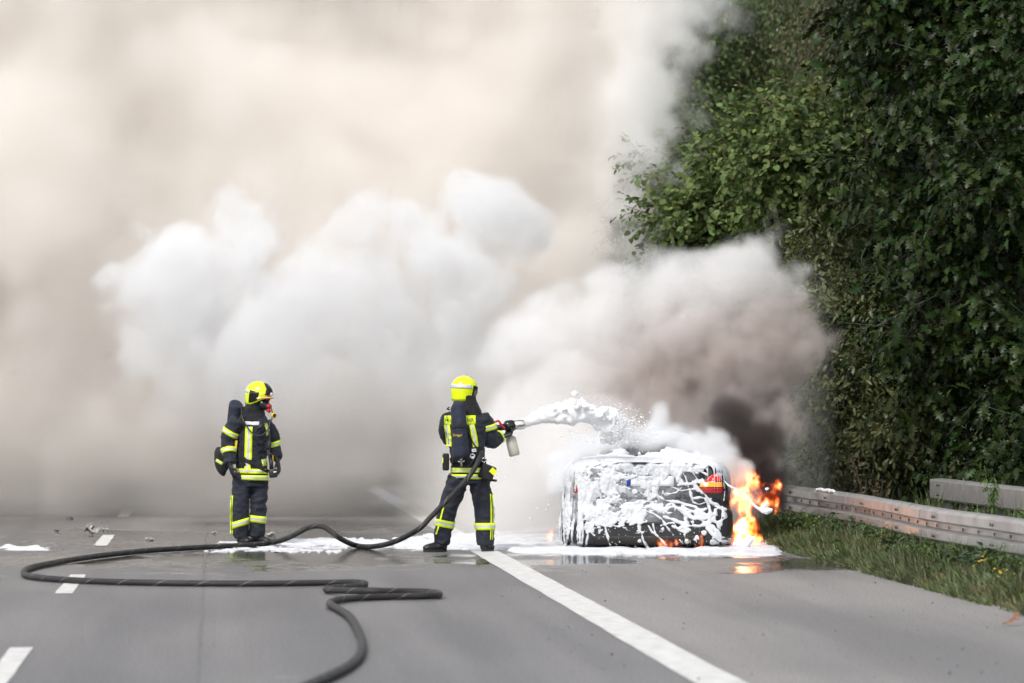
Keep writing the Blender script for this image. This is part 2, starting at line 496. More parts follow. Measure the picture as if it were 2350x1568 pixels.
# ------------------------------------------------------------------ people
M['navy'] = nmat('navy_cloth', (0.008, 0.011, 0.020), 0.8, 0.35, 14, bump=0.35, bscale=140, sheen=0.06)
M['navy2'] = nmat('navy_bag_cloth', (0.010, 0.014, 0.032), 0.75, 0.25, 14, bump=0.3, bscale=120, sheen=0.05)
M['blackc'] = nmat('black_cloth', (0.009, 0.009, 0.011), 0.85, 0.3, 20, bump=0.4, bscale=120, sheen=0.05)
M['rubber'] = nmat('black_rubber', (0.010, 0.010, 0.011), 0.45, 0.2, 20)
M['leather'] = nmat('black_leather', (0.012, 0.012, 0.013), 0.42, 0.3, 25, bump=0.4, bscale=60)
M['lime'] = nmat('fluorescent_yellow', (0.70, 0.88, 0.006), 0.55, 0.06, 20)
M['lime_h'] = nmat('fluorescent_helmet', (0.72, 0.88, 0.006), 0.28, 0.03, 10, coat=0.4)
M['silver'] = nmat('reflective_silver', (0.52, 0.52, 0.55), 0.45, 0.12, 30)
M['skin'] = nmat('skin', (0.48, 0.27, 0.19), 0.5, 0.1, 20)
M['gloss'] = nmat('gloss_black', (0.008, 0.008, 0.009), 0.15)
M['red'] = nmat('red_lacquer', (0.55, 0.015, 0.02), 0.35)
M['chrome'] = nmat('brushed_metal', (0.58, 0.56, 0.52), 0.25, 0.2, 25, metal=1.0)
M['white_l'] = nmat('white_label', (0.75, 0.75, 0.76), 0.6)
M['yellow_tag'] = nmat('yellow_plastic', (0.72, 0.47, 0.01), 0.5)
M['ink'] = nmat('black_print', (0.012, 0.012, 0.012), 0.6)
M['amber_v'] = nmat('amber_visor', (0.62, 0.36, 0.12), 0.15)

def cloth_fold(amp, f=(7, 7, 16), seed=0.0):
    def fn(p):
        q = Vector((p.x * f[0] + seed, p.y * f[1], p.z * f[2]))
        a = 1 - abs(mnoise.noise(q)) * 2; b = 1 - abs(mnoise.noise(q * 2.1 + Vector((3, 1, 7)))) * 2
        return amp * (a * 0.7 + b * 0.3 - 0.35)
    return fn
def band(bvh, c, axis, half, name, parent, off=0.005, n=40, mats=None, rows=(-1, -.36, .36, 1), ref=(0, -1, 0), rmax=0.4, rdef=0.1):
    """reflective band wrapped round a limb: rays from the limb axis out to the cloth"""
    c = Vector(c); ax = Vector(axis).normalized(); u = Vector(ref); u = (u - ax * u.dot(ax)).normalized(); v = ax.cross(u)
    vs = []; last = {}
    for ri, r in enumerate(rows):
        for k in range(n):
            a = 2 * PI * k / n; d = u * math.cos(a) + v * math.sin(a)
            o = c + ax * (half * r)
            h = bvh.ray_cast(o, d, rmax)
            dist = h[3] if h[0] is not None else last.get(k, rdef)
            last[k] = dist; vs.append(o + d * (dist + off))
    nr = len(rows); fs = []; mi = []
    for i in range(nr - 1):
        for k in range(n):
            k2 = (k + 1) % n; fs.append((i * n + k, i * n + k2, (i + 1) * n + k2, (i + 1) * n + k)); mi.append(1 if i == nr // 2 - 1 else 0)
    me = bpy.data.meshes.new(name); me.from_pydata(vs, [], fs)
    for m in (mats or (M['lime'], M['silver'])): me.materials.append(m)
    me.polygons.foreach_set('material_index', mi); me.polygons.foreach_set('use_smooth', [True] * len(fs))
    o = link(name, me, parent); sd_ = o.modifiers.new('t', 'SOLIDIFY'); sd_.thickness = 0.003; sd_.offset = 1
    return o
def patch(bvh, line, wid, name, parent, d=(0, 1, 0), mats=None, split=True, n=10, off=0.005, cross=5, org=-1.0, wdir=None):
    """strip laid on the cloth along a line [(x,z)], cast along d from outside"""
    d = Vector(d); pts = curve_pts([Vector((p[0], 0, p[1])) for p in line], n) if len(line) > 2 else [Vector((line[0][0] + (line[1][0] - line[0][0]) * i / n, 0, line[0][1] + (line[1][1] - line[0][1]) * i / n)) for i in range(n + 1)]
    vs = []; prev = None
    cols = (-1, -.36, .36, 1) if split else tuple(-1 + 2 * i / (cross - 1) for i in range(cross))
    for i, p in enumerate(pts):
        t = (pts[min(i + 1, len(pts) - 1)] - pts[max(i - 1, 0)]).normalized()
        s = Vector((t.z, 0, -t.x)) if wdir is None else Vector(wdir)
        for cc in cols:
            q = p + s * (cc * wid / 2)
            h = bvh.ray_cast(q - d * 1.0, d, 2.0)
            y = h[0] if h[0] is not None else (Vector((q.x, prev, q.z)) if prev is not None else q)
            prev = y.y; vs.append(Vector((q.x, y.y, q.z)) - d * off)
    k = len(cols); fs = []; mi = []
    for i in range(len(pts) - 1):
        for j in range(k - 1):
            a = i * k + j; fs.append((a, a + 1, a + k + 1, a + k)); mi.append(1 if (split and j == 1) else 0)
    me = bpy.data.meshes.new(name); me.from_pydata(vs, [], fs)
    for m in (mats or (M['lime'], M['silver'])): me.materials.append(m)
    me.polygons.foreach_set('material_index', mi); me.polygons.foreach_set('use_smooth', [True] * len(fs))
    o = link(name, me, parent); sd_ = o.modifiers.new('t', 'SOLIDIFY'); sd_.thickness = 0.003; sd_.offset = 0
    return o
def lay_text(bvh, s, size, x, z, name, parent, mat, d=(0, 1, 0), off=0.011, tilt=0.0, fit=0.0):
    me = text_mesh(s, size, mat); d = Vector(d)
    if fit:
        xs_ = [v.co.x for v in me.vertices]; k_ = fit / (max(xs_) - min(xs_))
        for v in me.vertices: v.co.x *= k_
    for v in me.vertices:
        lx, lz = v.co.x * math.cos(tilt) - v.co.y * math.sin(tilt), v.co.x * math.sin(tilt) + v.co.y * math.cos(tilt)
        q = Vector((x + lx, 0, z + lz)); h = bvh.ray_cast(q - d, d, 2.0)
        v.co = (Vector((q.x, h[0].y, q.z)) if h[0] is not None else q) - d * off
    return link(name, me, parent)
def hand_glove(name, parent, wrist, tip, palm_n, curl, mat, spread=0.2, side=1, mats2=None):
    """glove: palm plus five fingers; wrist->tip direction, palm_n = palm normal, curl in radians per joint"""
    w_ = Vector(wrist); f = (Vector(tip) - w_).normalized(); n = Vector(palm_n); n = (n - f * n.dot(f)).normalized(); s = f.cross(n) * side
    mb = MB()
    mb.tube([w_ - f * .05, w_, w_ + f * .05, w_ + f * .095], [(.036, .042), (.028, .036), (.024, .047), (.020, .046)], 12, ref=n)
    Ls = (.075, .085, .08, .062)
    for i in range(4):
        b = w_ + f * (.088 - .006 * abs(i - 1.2)) + s * (.036 - i * .024)
        dr = (f + s * (spread * (1.2 - i) * .25)).normalized(); p = [b - dr * .02, b]; c = 0.0
        for k, l in enumerate((.42, .33, .25)):
            c += curl * (1.0 if k else .8)
            dd = (dr * math.cos(c) + n * math.sin(c)).normalized(); p.append(p[-1] + dd * Ls[i] * l)
        mb.tube(p, [.0125, .0125, .0118, .011, .0085], 8)
    b = w_ + f * .03 + s * .036; td = (f * .65 + s * .75 + n * .35).normalized()
    p1 = b + td * .04; p2 = p1 + (f * .9 + s * .25 + n * .5).normalized() * .034
    mb.tube([b - td * .02, b, p1, p2], [.014, .0155, .0135, .010], 8)
    me = mb.remesh(name, mat, 0.006, 2)
    return link(name, me, parent)
def boot(parent, x, y, dirv, mat):
    """safety boot: shaft, instep, toe cap, sole"""
    f = Vector(dirv).normalized(); r = Vector((f.y, -f.x, 0)); mb = MB()
    o = Vector((x, y, 0))
    mb.stack([(o.x, o.y, z, a, a * 1.1) for z, a in ((.05, .055), (.10, .053), (.16, .056), (.24, .062))], 14)
    mb.tube([o + f * t + Vector((0, 0, z)) for t, z in ((-.075, .05), (-.05, .055), (.03, .06), (.10, .052), (.16, .045), (.195, .038))],
            [(.035, .034), (.052, .043), (.056, .045), (.046, .05), (.038, .048), (.022, .032)], 14, ref=(0, 0, 1))
    me = mb.remesh('boot', mat, .01, 3)
    for v in me.vertices: v.co.z = max(v.co.z, .018)
    b = link('boot', me, parent)
    sb = MB(); pts = []
    for k in range(20):
        a = 2 * PI * k / 20; t = math.cos(a); wv = math.sin(a)
        pts.append(o + f * (.058 + .14 * t) + r * (wv * (.052 + .006 * t)))
    sb.add([p + Vector((0, 0, .0)) for p in pts] + [p + Vector((0, 0, .03)) for p in pts], [tuple(range(19, -1, -1)), tuple(range(20, 40))] + [(k, (k + 1) % 20, 20 + (k + 1) % 20, 20 + k) for k in range(20)])
    sb.build('sole', M['rubber'], b)
    return b
def helmet(parent, c, fdir, up=(0, 0, 1), badge=False, s=1.0):
    """full-shell fire helmet; c = centre of the head, fdir = where it looks"""
    U = Vector(up).normalized(); F = Vector(fdir); F = (F - U * F.dot(U)).normalized(); Rr = F.cross(U)
    C = Vector(c)
    def W(r, f, u): return C + (Rr * r + F * f + U * u) * s
    def shape(a, t):
        """a: angle from the front, t: 0 crown .. 1 rim"""
        low = -.115 + .085 * max(0, math.cos(a)) ** 1.2 - .015 * max(0, -math.cos(a))
        ph = t * (PI / 2 + 0.55)
        rr = math.sin(min(ph, PI / 2)) * (1 - .10 * max(0, ph - PI / 2) / .55)
        uu = .125 * math.cos(min(ph, PI / 2)) if ph < PI / 2 else low * (ph - PI / 2) / .55
        fr = .150 if math.cos(a) > 0 else .148
        return math.sin(a) * rr * .125, math.cos(a) * rr * fr + .006, uu + .01
    na, ntt = 48, 16; vs = []; fs = []
    for j in range(ntt + 1):
        for i in range(na):
            vs.append(W(*shape(2 * PI * i / na, max(j / ntt, .02))))
    for j in range(ntt):
        for i in range(na):
            i2 = (i + 1) % na; fs.append((j * na + i, j * na + i2, (j + 1) * na + i2, (j + 1) * na + i))
    fs.append(tuple(range(na - 1, -1, -1)))
    me = bpy.data.meshes.new('helmet'); me.from_pydata(vs, [], fs); me.materials.append(M['lime_h']); me.polygons.foreach_set('use_smooth', [True] * len(fs))
    h = link('helmet', me, parent); sdm = h.modifiers.new('t', 'SOLIDIFY'); sdm.thickness = .006; sdm.offset = 1
    def skin(name, mat, a0, a1, t0, t1, off=.006, na_=10, nt_=5, cut=None):
        vs = []; fs = []
        for j in range(nt_ + 1):
            for i in range(na_ + 1):
                u, v = i / na_, j / nt_
                a = a0 + (a1 - a0) * u; t = t0 + (t1 - t0) * v
                if cut: a, t = cut(u, v)
                p = Vector(shape(a, t)); nrm = Vector((p.x, p.y, p.z + .03)).normalized(); p += nrm * (off / s)
                vs.append(W(*p))
        for j in range(nt_):
            for i in range(na_):
                b = j * (na_ + 1) + i; fs.append((b, b + 1, b + na_ + 2, b + na_ + 1))
        me = bpy.data.meshes.new(name); me.from_pydata(vs, [], fs); me.materials.append(mat); me.polygons.foreach_set('use_smooth', [True] * len(fs))
        o = link(name, me, h); sm = o.modifiers.new('t', 'SOLIDIFY'); sm.thickness = .004; sm.offset = 0; return o
    for sg in (1, -1):
        skin('side_vent', M['gloss'], 0, 0, 0, 0, .009, 8, 6, cut=lambda u, v, sg=sg: (sg * (1.0 + .72 * u + .10 * v), .62 + .33 * v + .05 * (1 - u) * (1 - v)))
    skin('reflective_band', M['silver'], 1.85, 2 * PI - 1.85, .60, .74, .0075, 24, 3)
    skin('front_plate', M['gloss'], -.30, .30, .30, .80, .012, 8, 8, cut=lambda u, v: ((u - .5) * (.75 + .35 * v), .22 + .55 * v))
    skin('front_trim', M['red'], -.34, .34, .76, .83, .015, 8, 2)
    # visor edge sticking out over the brow
    vs = []; fs = []
    for i in range(17):
        a = -1.15 + 2.3 * i / 16
        x, f, u = shape(a, .84); vs.append(W(x * 1.02, f * 1.02, u - .004)); vs.append(W(x * 1.06, f * 1.0 + .045 * math.cos(a) ** 2, u - .018))
    for i in range(16): fs.append((2 * i, 2 * i + 1, 2 * i + 3, 2 * i + 2))
    me = bpy.data.meshes.new('visor'); me.from_pydata(vs, [], fs); me.materials.append(M['amber_v'] if badge else M['lime_h'])
    o = link('visor', me, h); sm = o.modifiers.new('t', 'SOLIDIFY'); sm.thickness = .006
    if badge:
        p = Vector(shape(.0, .70)); q = W(p.x, p.y + .022, p.z)
        b = MB().tube([q - F * .006, q + F * .004], [.021, .021], 20).build('badge', M['white_l'], h)
        tm = text_mesh('1', .034, M['ink'])
        for v in tm.vertices: v.co = q + F * .0062 - Rr * 0 + (Rr * -v.co.x * -1 + U * v.co.y)
        link('number', tm, h)
    return h, W
def head_and_body(parent, head_c, fdir, neck, torso, arms, legs, mat):
    """one continuous body; the head has brow, nose, mouth, ears and eye sockets"""
    F = Vector(fdir).normalized(); U = Vector((0, 0, 1)); Rr = F.cross(U); C = Vector(head_c); mb = MB()
    rot = Matrix((Rr, F, U)).transposed()
    mb.ball(C + U * .02, (.074, .094, .105), 3, rot=rot)
    mb.ball(C + F * .03 - U * .06, (.054, .062, .058), 2, rot=rot)
    mb.ball(C + F * .098 - U * .02, (.013, .018, .026), 2, rot=rot)
    mb.ball(C + F * .083 + U * .026, (.055, .014, .012), 2, rot=rot)
    mb.ball(C + F * .086 - U * .064, (.026, .010, .009), 2, rot=rot)
    for s in (1, -1): mb.ball(C + Rr * (.076 * s) - U * .005, (.010, .020, .032), 2, rot=rot)
    mb.tube([C - U * .04, C - U * .1, Vector(neck)], [.056, .056, .062], 12)
    mb.stack(torso, 18)
    for a in arms: mb.tube(curve_pts(a, 4), [.052 - .024 * i / (len(a) * 4 - 4) for i in range(len(a) * 4 - 3)], 10)
    for l in legs: mb.tube(curve_pts(l, 4), [.085 - .045 * i / (len(l) * 4 - 4) for i in range(len(l) * 4 - 3)], 10)
    o = link('body', mb.remesh('body', mat, .011, 2), parent)
    for s in (1, -1):
        e = MB().ball(C + F * .082 + Rr * (.031 * s) + U * .006, .0115, 2).build('eye', M['white_l'], o, True)
        MB().ball(C + F * .092 + Rr * (.031 * s) + U * .006, .0045, 2).build('pupil', M['ink'], o, True)
    return o

# ---------- firefighter with the foam nozzle (seen from behind)
FF2 = ground(1065, 1266)
def q2(cx, cy, y=0.0): return Vector(((cx - 370) * .001339, y, (1490 - cy) * .001339))
p2_ = thing('person', 'firefighter seen from behind holding the foam nozzle, legs apart', 'person', FF2, -YAW)
hd = q2(372, 178, .05)
lf2 = Vector((.55, .83, 0))
torso_in = [(.03, .0, .80, .13, .10), (.03, 0, 1.0, .125, .095), (.015, 0, 1.2, .15, .11), (.01, 0, 1.4, .17, .10), (.01, .01, 1.5, .11, .08)]
hipL, kneeL, ankL = Vector((-.085, .0, .84)), Vector((-.175, .0, .46)), Vector((-.252, -.01, .10))
hipR, kneeR, ankR = Vector((.165, .0, .84)), Vector((.215, .03, .46)), Vector((.228, .03, .10))
shL, elL, wrL = Vector((-.185, .01, 1.45)), Vector((-.175, .24, 1.24)), Vector((.16, .37, 1.25))
shR, elR, wrR = Vector((.205, .01, 1.45)), Vector((.285, .10, 1.20)), Vector((.415, .27, 1.245))
head_and_body(p2_, hd, lf2, (.01, .01, 1.5), torso_in, [(shL, elL, wrL), (shR, elR, wrR)], [(hipL, kneeL, ankL), (hipR, kneeR, ankR)], M['skin'])
jk = MB()
jk.stack([(.055, .0, .785, .192, .150), (.05, .0, .84, .190, .152), (.045, 0, .95, .182, .148), (.035, 0, 1.06, .182, .148), (.025, -.005, 1.18, .200, .152), (.015, -.01, 1.32, .220, .155), (.012, -.005, 1.43, .222, .140), (.01, .01, 1.50, .165, .110), (.01, .025, 1.56, .085, .085), (.01, .03, 1.60, .075, .08)], 28)
jk.tube(curve_pts([shL + Vector((.03, 0, .0)), elL, wrL - Vector((.03, .01, 0))], 5), [.098, .096, .094, .09, .087, .085, .08, .074, .068, .062, .058], 14)
jk.tube(curve_pts([shR - Vector((.03, 0, 0)), (shR + elR) / 2 + Vector((.02, .01, 0)), elR, wrR - Vector((.02, .03, 0))], 4), [.098, .098, .096, .094, .092, .09, .09, .09, .088, .082, .074, .066, .06], 14)
jm = jk.remesh('jacket', M['navy'], .011, 4, cloth_fold(.016, (7, 7, 13), 2.0)); jacket = link('jacket', jm, p2_); jb = bvh_of(jm)
tr = MB()
tr.stack([(.045, 0, .74, .185, .135), (.045, 0, .80, .180, .14), (.045, 0, .92, .165, .13)], 24)
tr.tube(curve_pts([Vector((-.06, 0, .80)), Vector((-.115, 0, .64)), kneeL, Vector((-.225, -.005, .24)), Vector((-.25, -.01, .085))], 4), [.118, .118, .116, .113, .112, .110, .107, .104, .102, .10, .098, .096, .094, .092, .09, .088, .085], 16)
tr.tube(curve_pts([Vector((.150, 0, .80)), Vector((.185, .01, .64)), kneeR, Vector((.225, .03, .24)), Vector((.230, .03, .075))], 4), [.118, .118, .116, .114, .112, .110, .107, .105, .104, .103, .102, .101, .10, .098, .095, .092, .09], 16)
tm_ = tr.remesh('trousers', M['navy'], .011, 4, cloth_fold(.017, (8, 8, 12), 5.0)); link('trousers', tm_, p2_); tb = bvh_of(tm_)
boot(p2_, -.262, -.02, (-.75, -.35, 0), M['leather']); boot(p2_, .228, .035, (.35, .9, 0), M['leather'])
hand_glove('glove', p2_, (.425, .285, 1.245), (.52, .30, 1.285), (0, -.2, 1), .75, M['leather'], side=-1)
hand_glove('glove', p2_, (.165, .375, 1.25), (.27, .41, 1.28), (.1, -.2, 1), .75, M['leather'], side=1)
band(jb, elR + (wrR - elR) * .70, wrR - elR, .018, 'cuff_band', p2_, rmax=.115, rdef=.092, mats=(M['lime'], M['lime']))
helmet(p2_, q2(366, 176, .03), lf2, (.05, -.02, 1), s=1.06)
# neck curtain of the helmet
nc = MB().stack([(.025, .02, 1.475, .175, .14), (.022, .02, 1.53, .160, .135), (.018, .03, 1.59, .135, .128), (.01, .03, 1.64, .120, .128), (.006, .03, 1.70, .116, .13)], 22)
link('neck_curtain', nc.remesh('neck_curtain', M['blackc'], .012, 2, cloth_fold(.012, (14, 14, 5), 1.0)), p2_)
# reflective trim on the jacket
band(jb, (.05, 0, .885), (0, 0, 1), .026, 'hem_band', p2_)
band(jb, (.05, 0, .815), (0, 0, 1), .026, 'hem_band', p2_)
band(jb, shR + (elR - shR) * .42 + Vector((.02, 0, 0)), Vector((.26, .10, -1.0)), .031, 'sleeve_band', p2_, rmax=.115, rdef=.092)
patch(jb, [(-.215, 1.425), (.125, 1.43)], .098, 'name_panel', p2_, split=False, cross=4, n=16, off=.006)
o = lay_text(jb, 'FEUERWEHR', .066, -.053, 1.425, 'lettering', p2_, M['ink'], off=.014, fit=.318)
for x0, x1, nm in ((-.19, -.165, 0), (.08, .125, 1)):
    patch(jb, [(x0, 1.38), ((x0 + x1) / 2 + .004, 1.27), (x1, 1.135)], .062, 'brace_stripe', p2_)
# reflective trim on the trousers
band(tb, (-.202, -.003, .300), Vector((-.17, -.02, -.9)), .038, 'leg_band', p2_)
band(tb, (.222, .03, .275), (0.01, 0, -1), .038, 'leg_band', p2_)
patch(tb, [(.296, .63), (.303, .40), (.296, .13)], .030, 'side_stripe', p2_, mats=(M['lime'], M['navy']), n=8, off=.006)
patch(tb, [(-.205, .56), (-.235, .44), (-.285, .25), (-.305, .19)], .016, 'side_stripe', p2_, mats=(M['lime'], M['lime']), n=8, off=.006)
# breathing apparatus: cylinder in its bag, back plate, belt, valve
cyl = MB().tube(curve_pts([q2(320, 310, -.20), q2(322, 330, -.205), q2(330, 500, -.215), q2(340, 680, -.21), q2(343, 708, -.205)], 4), [.060, .078, .083, .087, .088, .088, .089, .090, .092, .093, .095, .097, .098, .098, .095, .088, .066], 22, flat=0.85)
ap = link('air_cylinder', cyl.remesh('air_cylinder', M['navy2'], .009, 2, cloth_fold(.004, (9, 9, 20), 3.0)), p2_); cb = bvh_of(ap.data)
o = lay_text(cb, 'Dräger', .036, q2(312, 545).x + .01, q2(312, 545).z, 'lettering', ap, M['yellow_tag'], off=.004, tilt=.03)
band(cb, q2(328, 470, -.21), (q2(340, 700) - q2(320, 310)), .022, 'cylinder_strap', ap, mats=(M['blackc'], M['blackc']), off=.003)
MB().box(q2(345, 610, -.135), (.20, .05, .42), bev=.02).build('back_plate', M['rubber'], p2_)
MB().tube([q2(345, 722, -.2), q2(347, 742, -.2), q2(347, 800, -.2)], [.024, .018, .014], 12).tube([q2(320, 760, -.2), q2(375, 755, -.2)], [.013, .013], 10).build('valve', M['chrome'], p2_, True)
band(jb, (.035, 0, .985), (0.02, 0, 1), .030, 'waist_belt', p2_, off=.010, mats=(M['blackc'], M['blackc']))
l1 = MB().box(q2(450, 668, -.17), (.048, .012, .034), Matrix.Rotation(-.1, 3, 'Y'), .003).build('cylinder_label', M['white_l'], p2_)
t_ = text_mesh('100', .026, M['ink'])
for v in t_.vertices: v.co = q2(450, 668, -.178) + Vector((v.co.x, 0, v.co.y))
link('number', t_, l1)
l2 = MB().tube([q2(438, 715, -.155), q2(438, 715, -.168)], [.029, .029], 16).build('round_label', M['white_l'], p2_)
MB().box(q2(438, 708, -.169), (.034, .004, .016)).build('label_mark', M['ink'], l2)
pch = MB().box(q2(222, 762, -.09), (.072, .10, .185), bev=.018).build('pouch', M['blackc'], p2_, True)
MB().box(q2(198, 748, -.13), (.012, .05, .055), bev=.003).build('pouch_stripe', M['lime'], pch)
Rp = Matrix.Rotation(.38, 3, 'Y')
pc2 = MB().box(q2(556, 845, -.13), (.165, .09, .165), Rp, .022).build('pouch', M['blackc'], p2_, True)
MB().box(q2(605, 838, -.178), (.070, .008, .058), Matrix.Rotation(.75, 3, 'Y'), .002).build('pouch_stripe', M['lime'], pc2)
MB().tube(curve_pts([q2(508, 740, -.15), q2(530, 730, -.155), q2(550, 745, -.15), q2(532, 765, -.15), q2(510, 750, -.15)], 4), .006, 8).build('carabiner', M['chrome'], p2_, True)
MB().tube([q2(590, 910, -.02), q2(634, 915, -.02)], [.014, .013], 10).build('torch', M['rubber'], p2_, True)
for pts in ([q2(255, 340, -.10), q2(232, 335, -.08), q2(250, 320, -.12)], [q2(400, 500, -.19), q2(440, 600, -.19), q2(475, 660, -.17), q2(455, 730, -.17), q2(400, 800, -.19), q2(360, 800, -.2)], [q2(290, 720, -.18), q2(270, 790, -.17)]):
    MB().tube(curve_pts(pts, 6), .007, 8).build('air_hose', M['rubber'], p2_, True)

# ---------- foam nozzle, held; hose
nz = thing('foam_nozzle', 'foam branch pipe with red lever and steel barrel held by the firefighter', 'nozzle', FF2, -YAW)
def nzp(cx, cy): return q2(cx, cy, .30 + (cx - 600) * .00035)
MB().tube([nzp(560, 508), nzp(600, 496), nzp(640, 488)], [.036, .038, .036], 16).build('coupling', M['chrome'], nz, True)
MB().tube([nzp(640, 489), nzp(660, 486), nzp(705, 478)], [.031, .034, .036], 16).build('valve_body', M['rubber'], nz, True)
MB().tube([nzp(700, 479), nzp(712, 477), nzp(760, 470), nzp(775, 468)], [.052, .064, .064, .054], 24).build('collar', M['gloss'], nz, True)
MB().tube([nzp(770, 469), nzp(775, 468), nzp(845, 459), nzp(852, 458)], [.047, .052, .052, .054], 24).build('barrel', M['chrome'], nz, True)
lp = [nzp(598, 462), nzp(606, 448), nzp(640, 432), nzp(652, 437), nzp(680, 478), nzp(700, 492)]
for p in lp: p.y -= .045
MB().tube(curve_pts(lp, 6), .0115, 10).build('lever', M['red'], nz, True)
MB().box(nzp(735, 535), (.05, .05, .03), bev=.006).build('bottle_clamp', M['rubber'], nz)
def translucent_plastic():
    m = nmat('milky_plastic', (0.62, 0.60, 0.54), 0.4, 0.15, 8, trans=0.35); return m
M['milky'] = translucent_plastic()
bt = MB().tube([nzp(738, 548), nzp(741, 560), nzp(745, 572), nzp(772, 690), nzp(776, 708), nzp(778, 716)], [.028, .030, .058, .060, .060, .052], 20).build('bottle', M['milky'], nz, True)
MB().tube([nzp(735, 535), nzp(738, 552)], [.03, .03], 14).build('bottle_cap', M['rubber'], bt, True)
hw = Matrix.Translation(FF2) @ Matrix.Rotation(-YAW, 4, 'Z')
hp = [hw @ nzp(562, 508)]
for cx, cy, yy in ((525, 560, .22), (508, 640, .05), (495, 720, -.16), (450, 820, -.26), (370, 925, -.28), (270, 1035, -.26), (190, 1115, -.24), (90, 1218, -.22), (0, 1305, -.20)):
    hp.append(hw @ q2(cx, cy, yy))
def gp(px, py, h=0.034): return ground(px, py, h)
hp += [at(905, 1243, 46.9), gp(855, 1254), gp(815, 1251)]
hp += [at(778, 1234, 47.2), at(752, 1214, 47.3), at(730, 1207, 47.4), at(704, 1212, 47.5), at(668, 1231, 47.6)]
for px, py in ((625, 1245), (560, 1251), (440, 1257), (320, 1265), (200, 1279), (110, 1294), (70, 1303), (55, 1312), (66, 1321), (120, 1328), (230, 1334), (400, 1338), (600, 1339), (760, 1337), (822, 1336.5), (838, 1340), (818, 1345), (768, 1349)):
    hp.append(gp(px, py))
for px, py, h in ((748, 1351.5, .034), (775, 1354.5, .04), (850, 1356, .05), (930, 1357, .04), (990, 1359, .034), (1008, 1363.5, .034), (985, 1367, .034), (900, 1369, .034), (820, 1372, .034), (768, 1378, .034), (757, 1386, .034), (775, 1396, .034), (803, 1415, .034), (822, 1445, .034), (831, 1475, .034), (825, 1503, .034), (800, 1527, .034), (760, 1548, .034), (700, 1575, .034), (600, 1615, .034), (450, 1680, .034), (250, 1800, .034)):
    hp.append(gp(px, py, h))
def hose_mat():
    m = nmat('hose_jacket', (0.016, 0.015, 0.015), 0.6, 0.3, 6, bump=0.5, bscale=120)
    t = m.node_tree; N = t.nodes.new; L = t.links.new; p = t.nodes['Principled BSDF']
    uv = N('ShaderNodeUVMap'); sp = N('ShaderNodeSeparateXYZ'); L(uv.outputs[0], sp.inputs[0])
    a = N('ShaderNodeMath'); a.operation = 'MULTIPLY_ADD'; a.inputs[1].default_value = 2.6; L(sp.outputs[1], a.inputs[0]); L(sp.outputs[0], a.inputs[2])
    f = N('ShaderNodeMath'); f.operation = 'FRACT'; L(a.outputs[0], f.inputs[0])
    lt = N('ShaderNodeMath'); lt.operation = 'LESS_THAN'; lt.inputs[1].default_value = 0.035; L(f.outputs[0], lt.inputs[0])
    mx = N('ShaderNodeMix'); mx.data_type = 'RGBA'; mx.inputs[7].default_value = (0.20, 0.18, 0.15, 1)
    src = p.inputs['Base Color'].links[0].from_socket
    L(lt.outputs[0], mx.inputs[0]); L(src, mx.inputs[6]); L(mx.outputs[2], p.inputs['Base Color'])
    return m
def uv_tube(name, pts, r, n, mat, parent=None):
    mb = MB().tube(pts, r, n); me = bpy.data.meshes.new(name); me.from_pydata(mb.v, [], mb.f); me.materials.append(mat)
    ln = [0.0]
    for a, b in zip(pts, pts[1:]): ln.append(ln[-1] + (b - a).length)
    uvl = me.uv_layers.new(name='UVMap')
    for pl in me.polygons:
        pl.use_smooth = True
        if len(pl.vertices) != 4: continue
        wrap = any(v % n == n - 1 for v in pl.vertices) and any(v % n == 0 for v in pl.vertices)
        for li, v in zip(pl.loop_indices, pl.vertices):
            u = (v % n) / n
            if wrap and v % n == 0: u = 1.0
            uvl.data[li].uv = (u, ln[v // n])
    return link(name, me, parent)
hose = uv_tube('fire_hose', curve_pts(hp, 7), .029, 14, hose_mat())
tag(hose, 'black fire hose looped across the road to the foam nozzle', 'hose')

# ---------- firefighter on the left (facing the camera, looking right)
FF1 = ground(572.2, 1249)
def q1(cx, cy, y=0.0): return Vector(((cx - 380) * .001348, y, (1465 - cy) * .001348))
p1_ = thing('person', 'masked firefighter standing on the left, arms hanging, looking right', 'person', FF1, -YAW)
lf1 = Vector((.84, -.54, -.12)).normalized()
hd1 = q1(466, 228, -.05)
TW = -.42       # the torso is turned to the right of the picture
torso_in = [(.02, 0, .80, .13, .10, TW), (.02, 0, 1.0, .125, .10, TW), (.025, 0, 1.2, .15, .11, TW), (.03, 0, 1.35, .165, .10, TW), (.05, -.01, 1.44, .10, .08, TW)]
hL, kL, aL = Vector((-.085, -.03, .83)), Vector((-.098, -.06, .45)), Vector((-.095, -.03, .10))
hR, kR, aR = Vector((.105, .03, .83)), Vector((.108, -.02, .46)), Vector((.083, .0, .10))
s_L, e_L, w_L = Vector((-.160, -.07, 1.40)), Vector((-.238, -.07, 1.13)), Vector((-.205, -.16, .90))
s_R, e_R, w_R = Vector((.205, .07, 1.37)), Vector((.272, .11, 1.12)), Vector((.315, .03, .955))
head_and_body(p1_, hd1, lf1, (.06, -.01, 1.44), torso_in, [(s_L, e_L, w_L), (s_R, e_R, w_R)], [(hL, kL, aL), (hR, kR, aR)], M['skin'])
jk = MB()
jk.stack([(.025, 0, .72, .190, .155, TW), (.025, 0, .80, .188, .155, TW), (.025, 0, .92, .180, .150, TW), (.028, 0, 1.05, .182, .150, TW), (.03, 0, 1.18, .198, .155, TW), (.032, 0, 1.30, .208, .150, TW), (.035, 0, 1.385, .205, .132, TW), (.045, -.005, 1.45, .155, .112, TW), (.06, -.015, 1.48, .085, .085, TW), (.065, -.02, 1.53, .08, .082, TW)], 28)
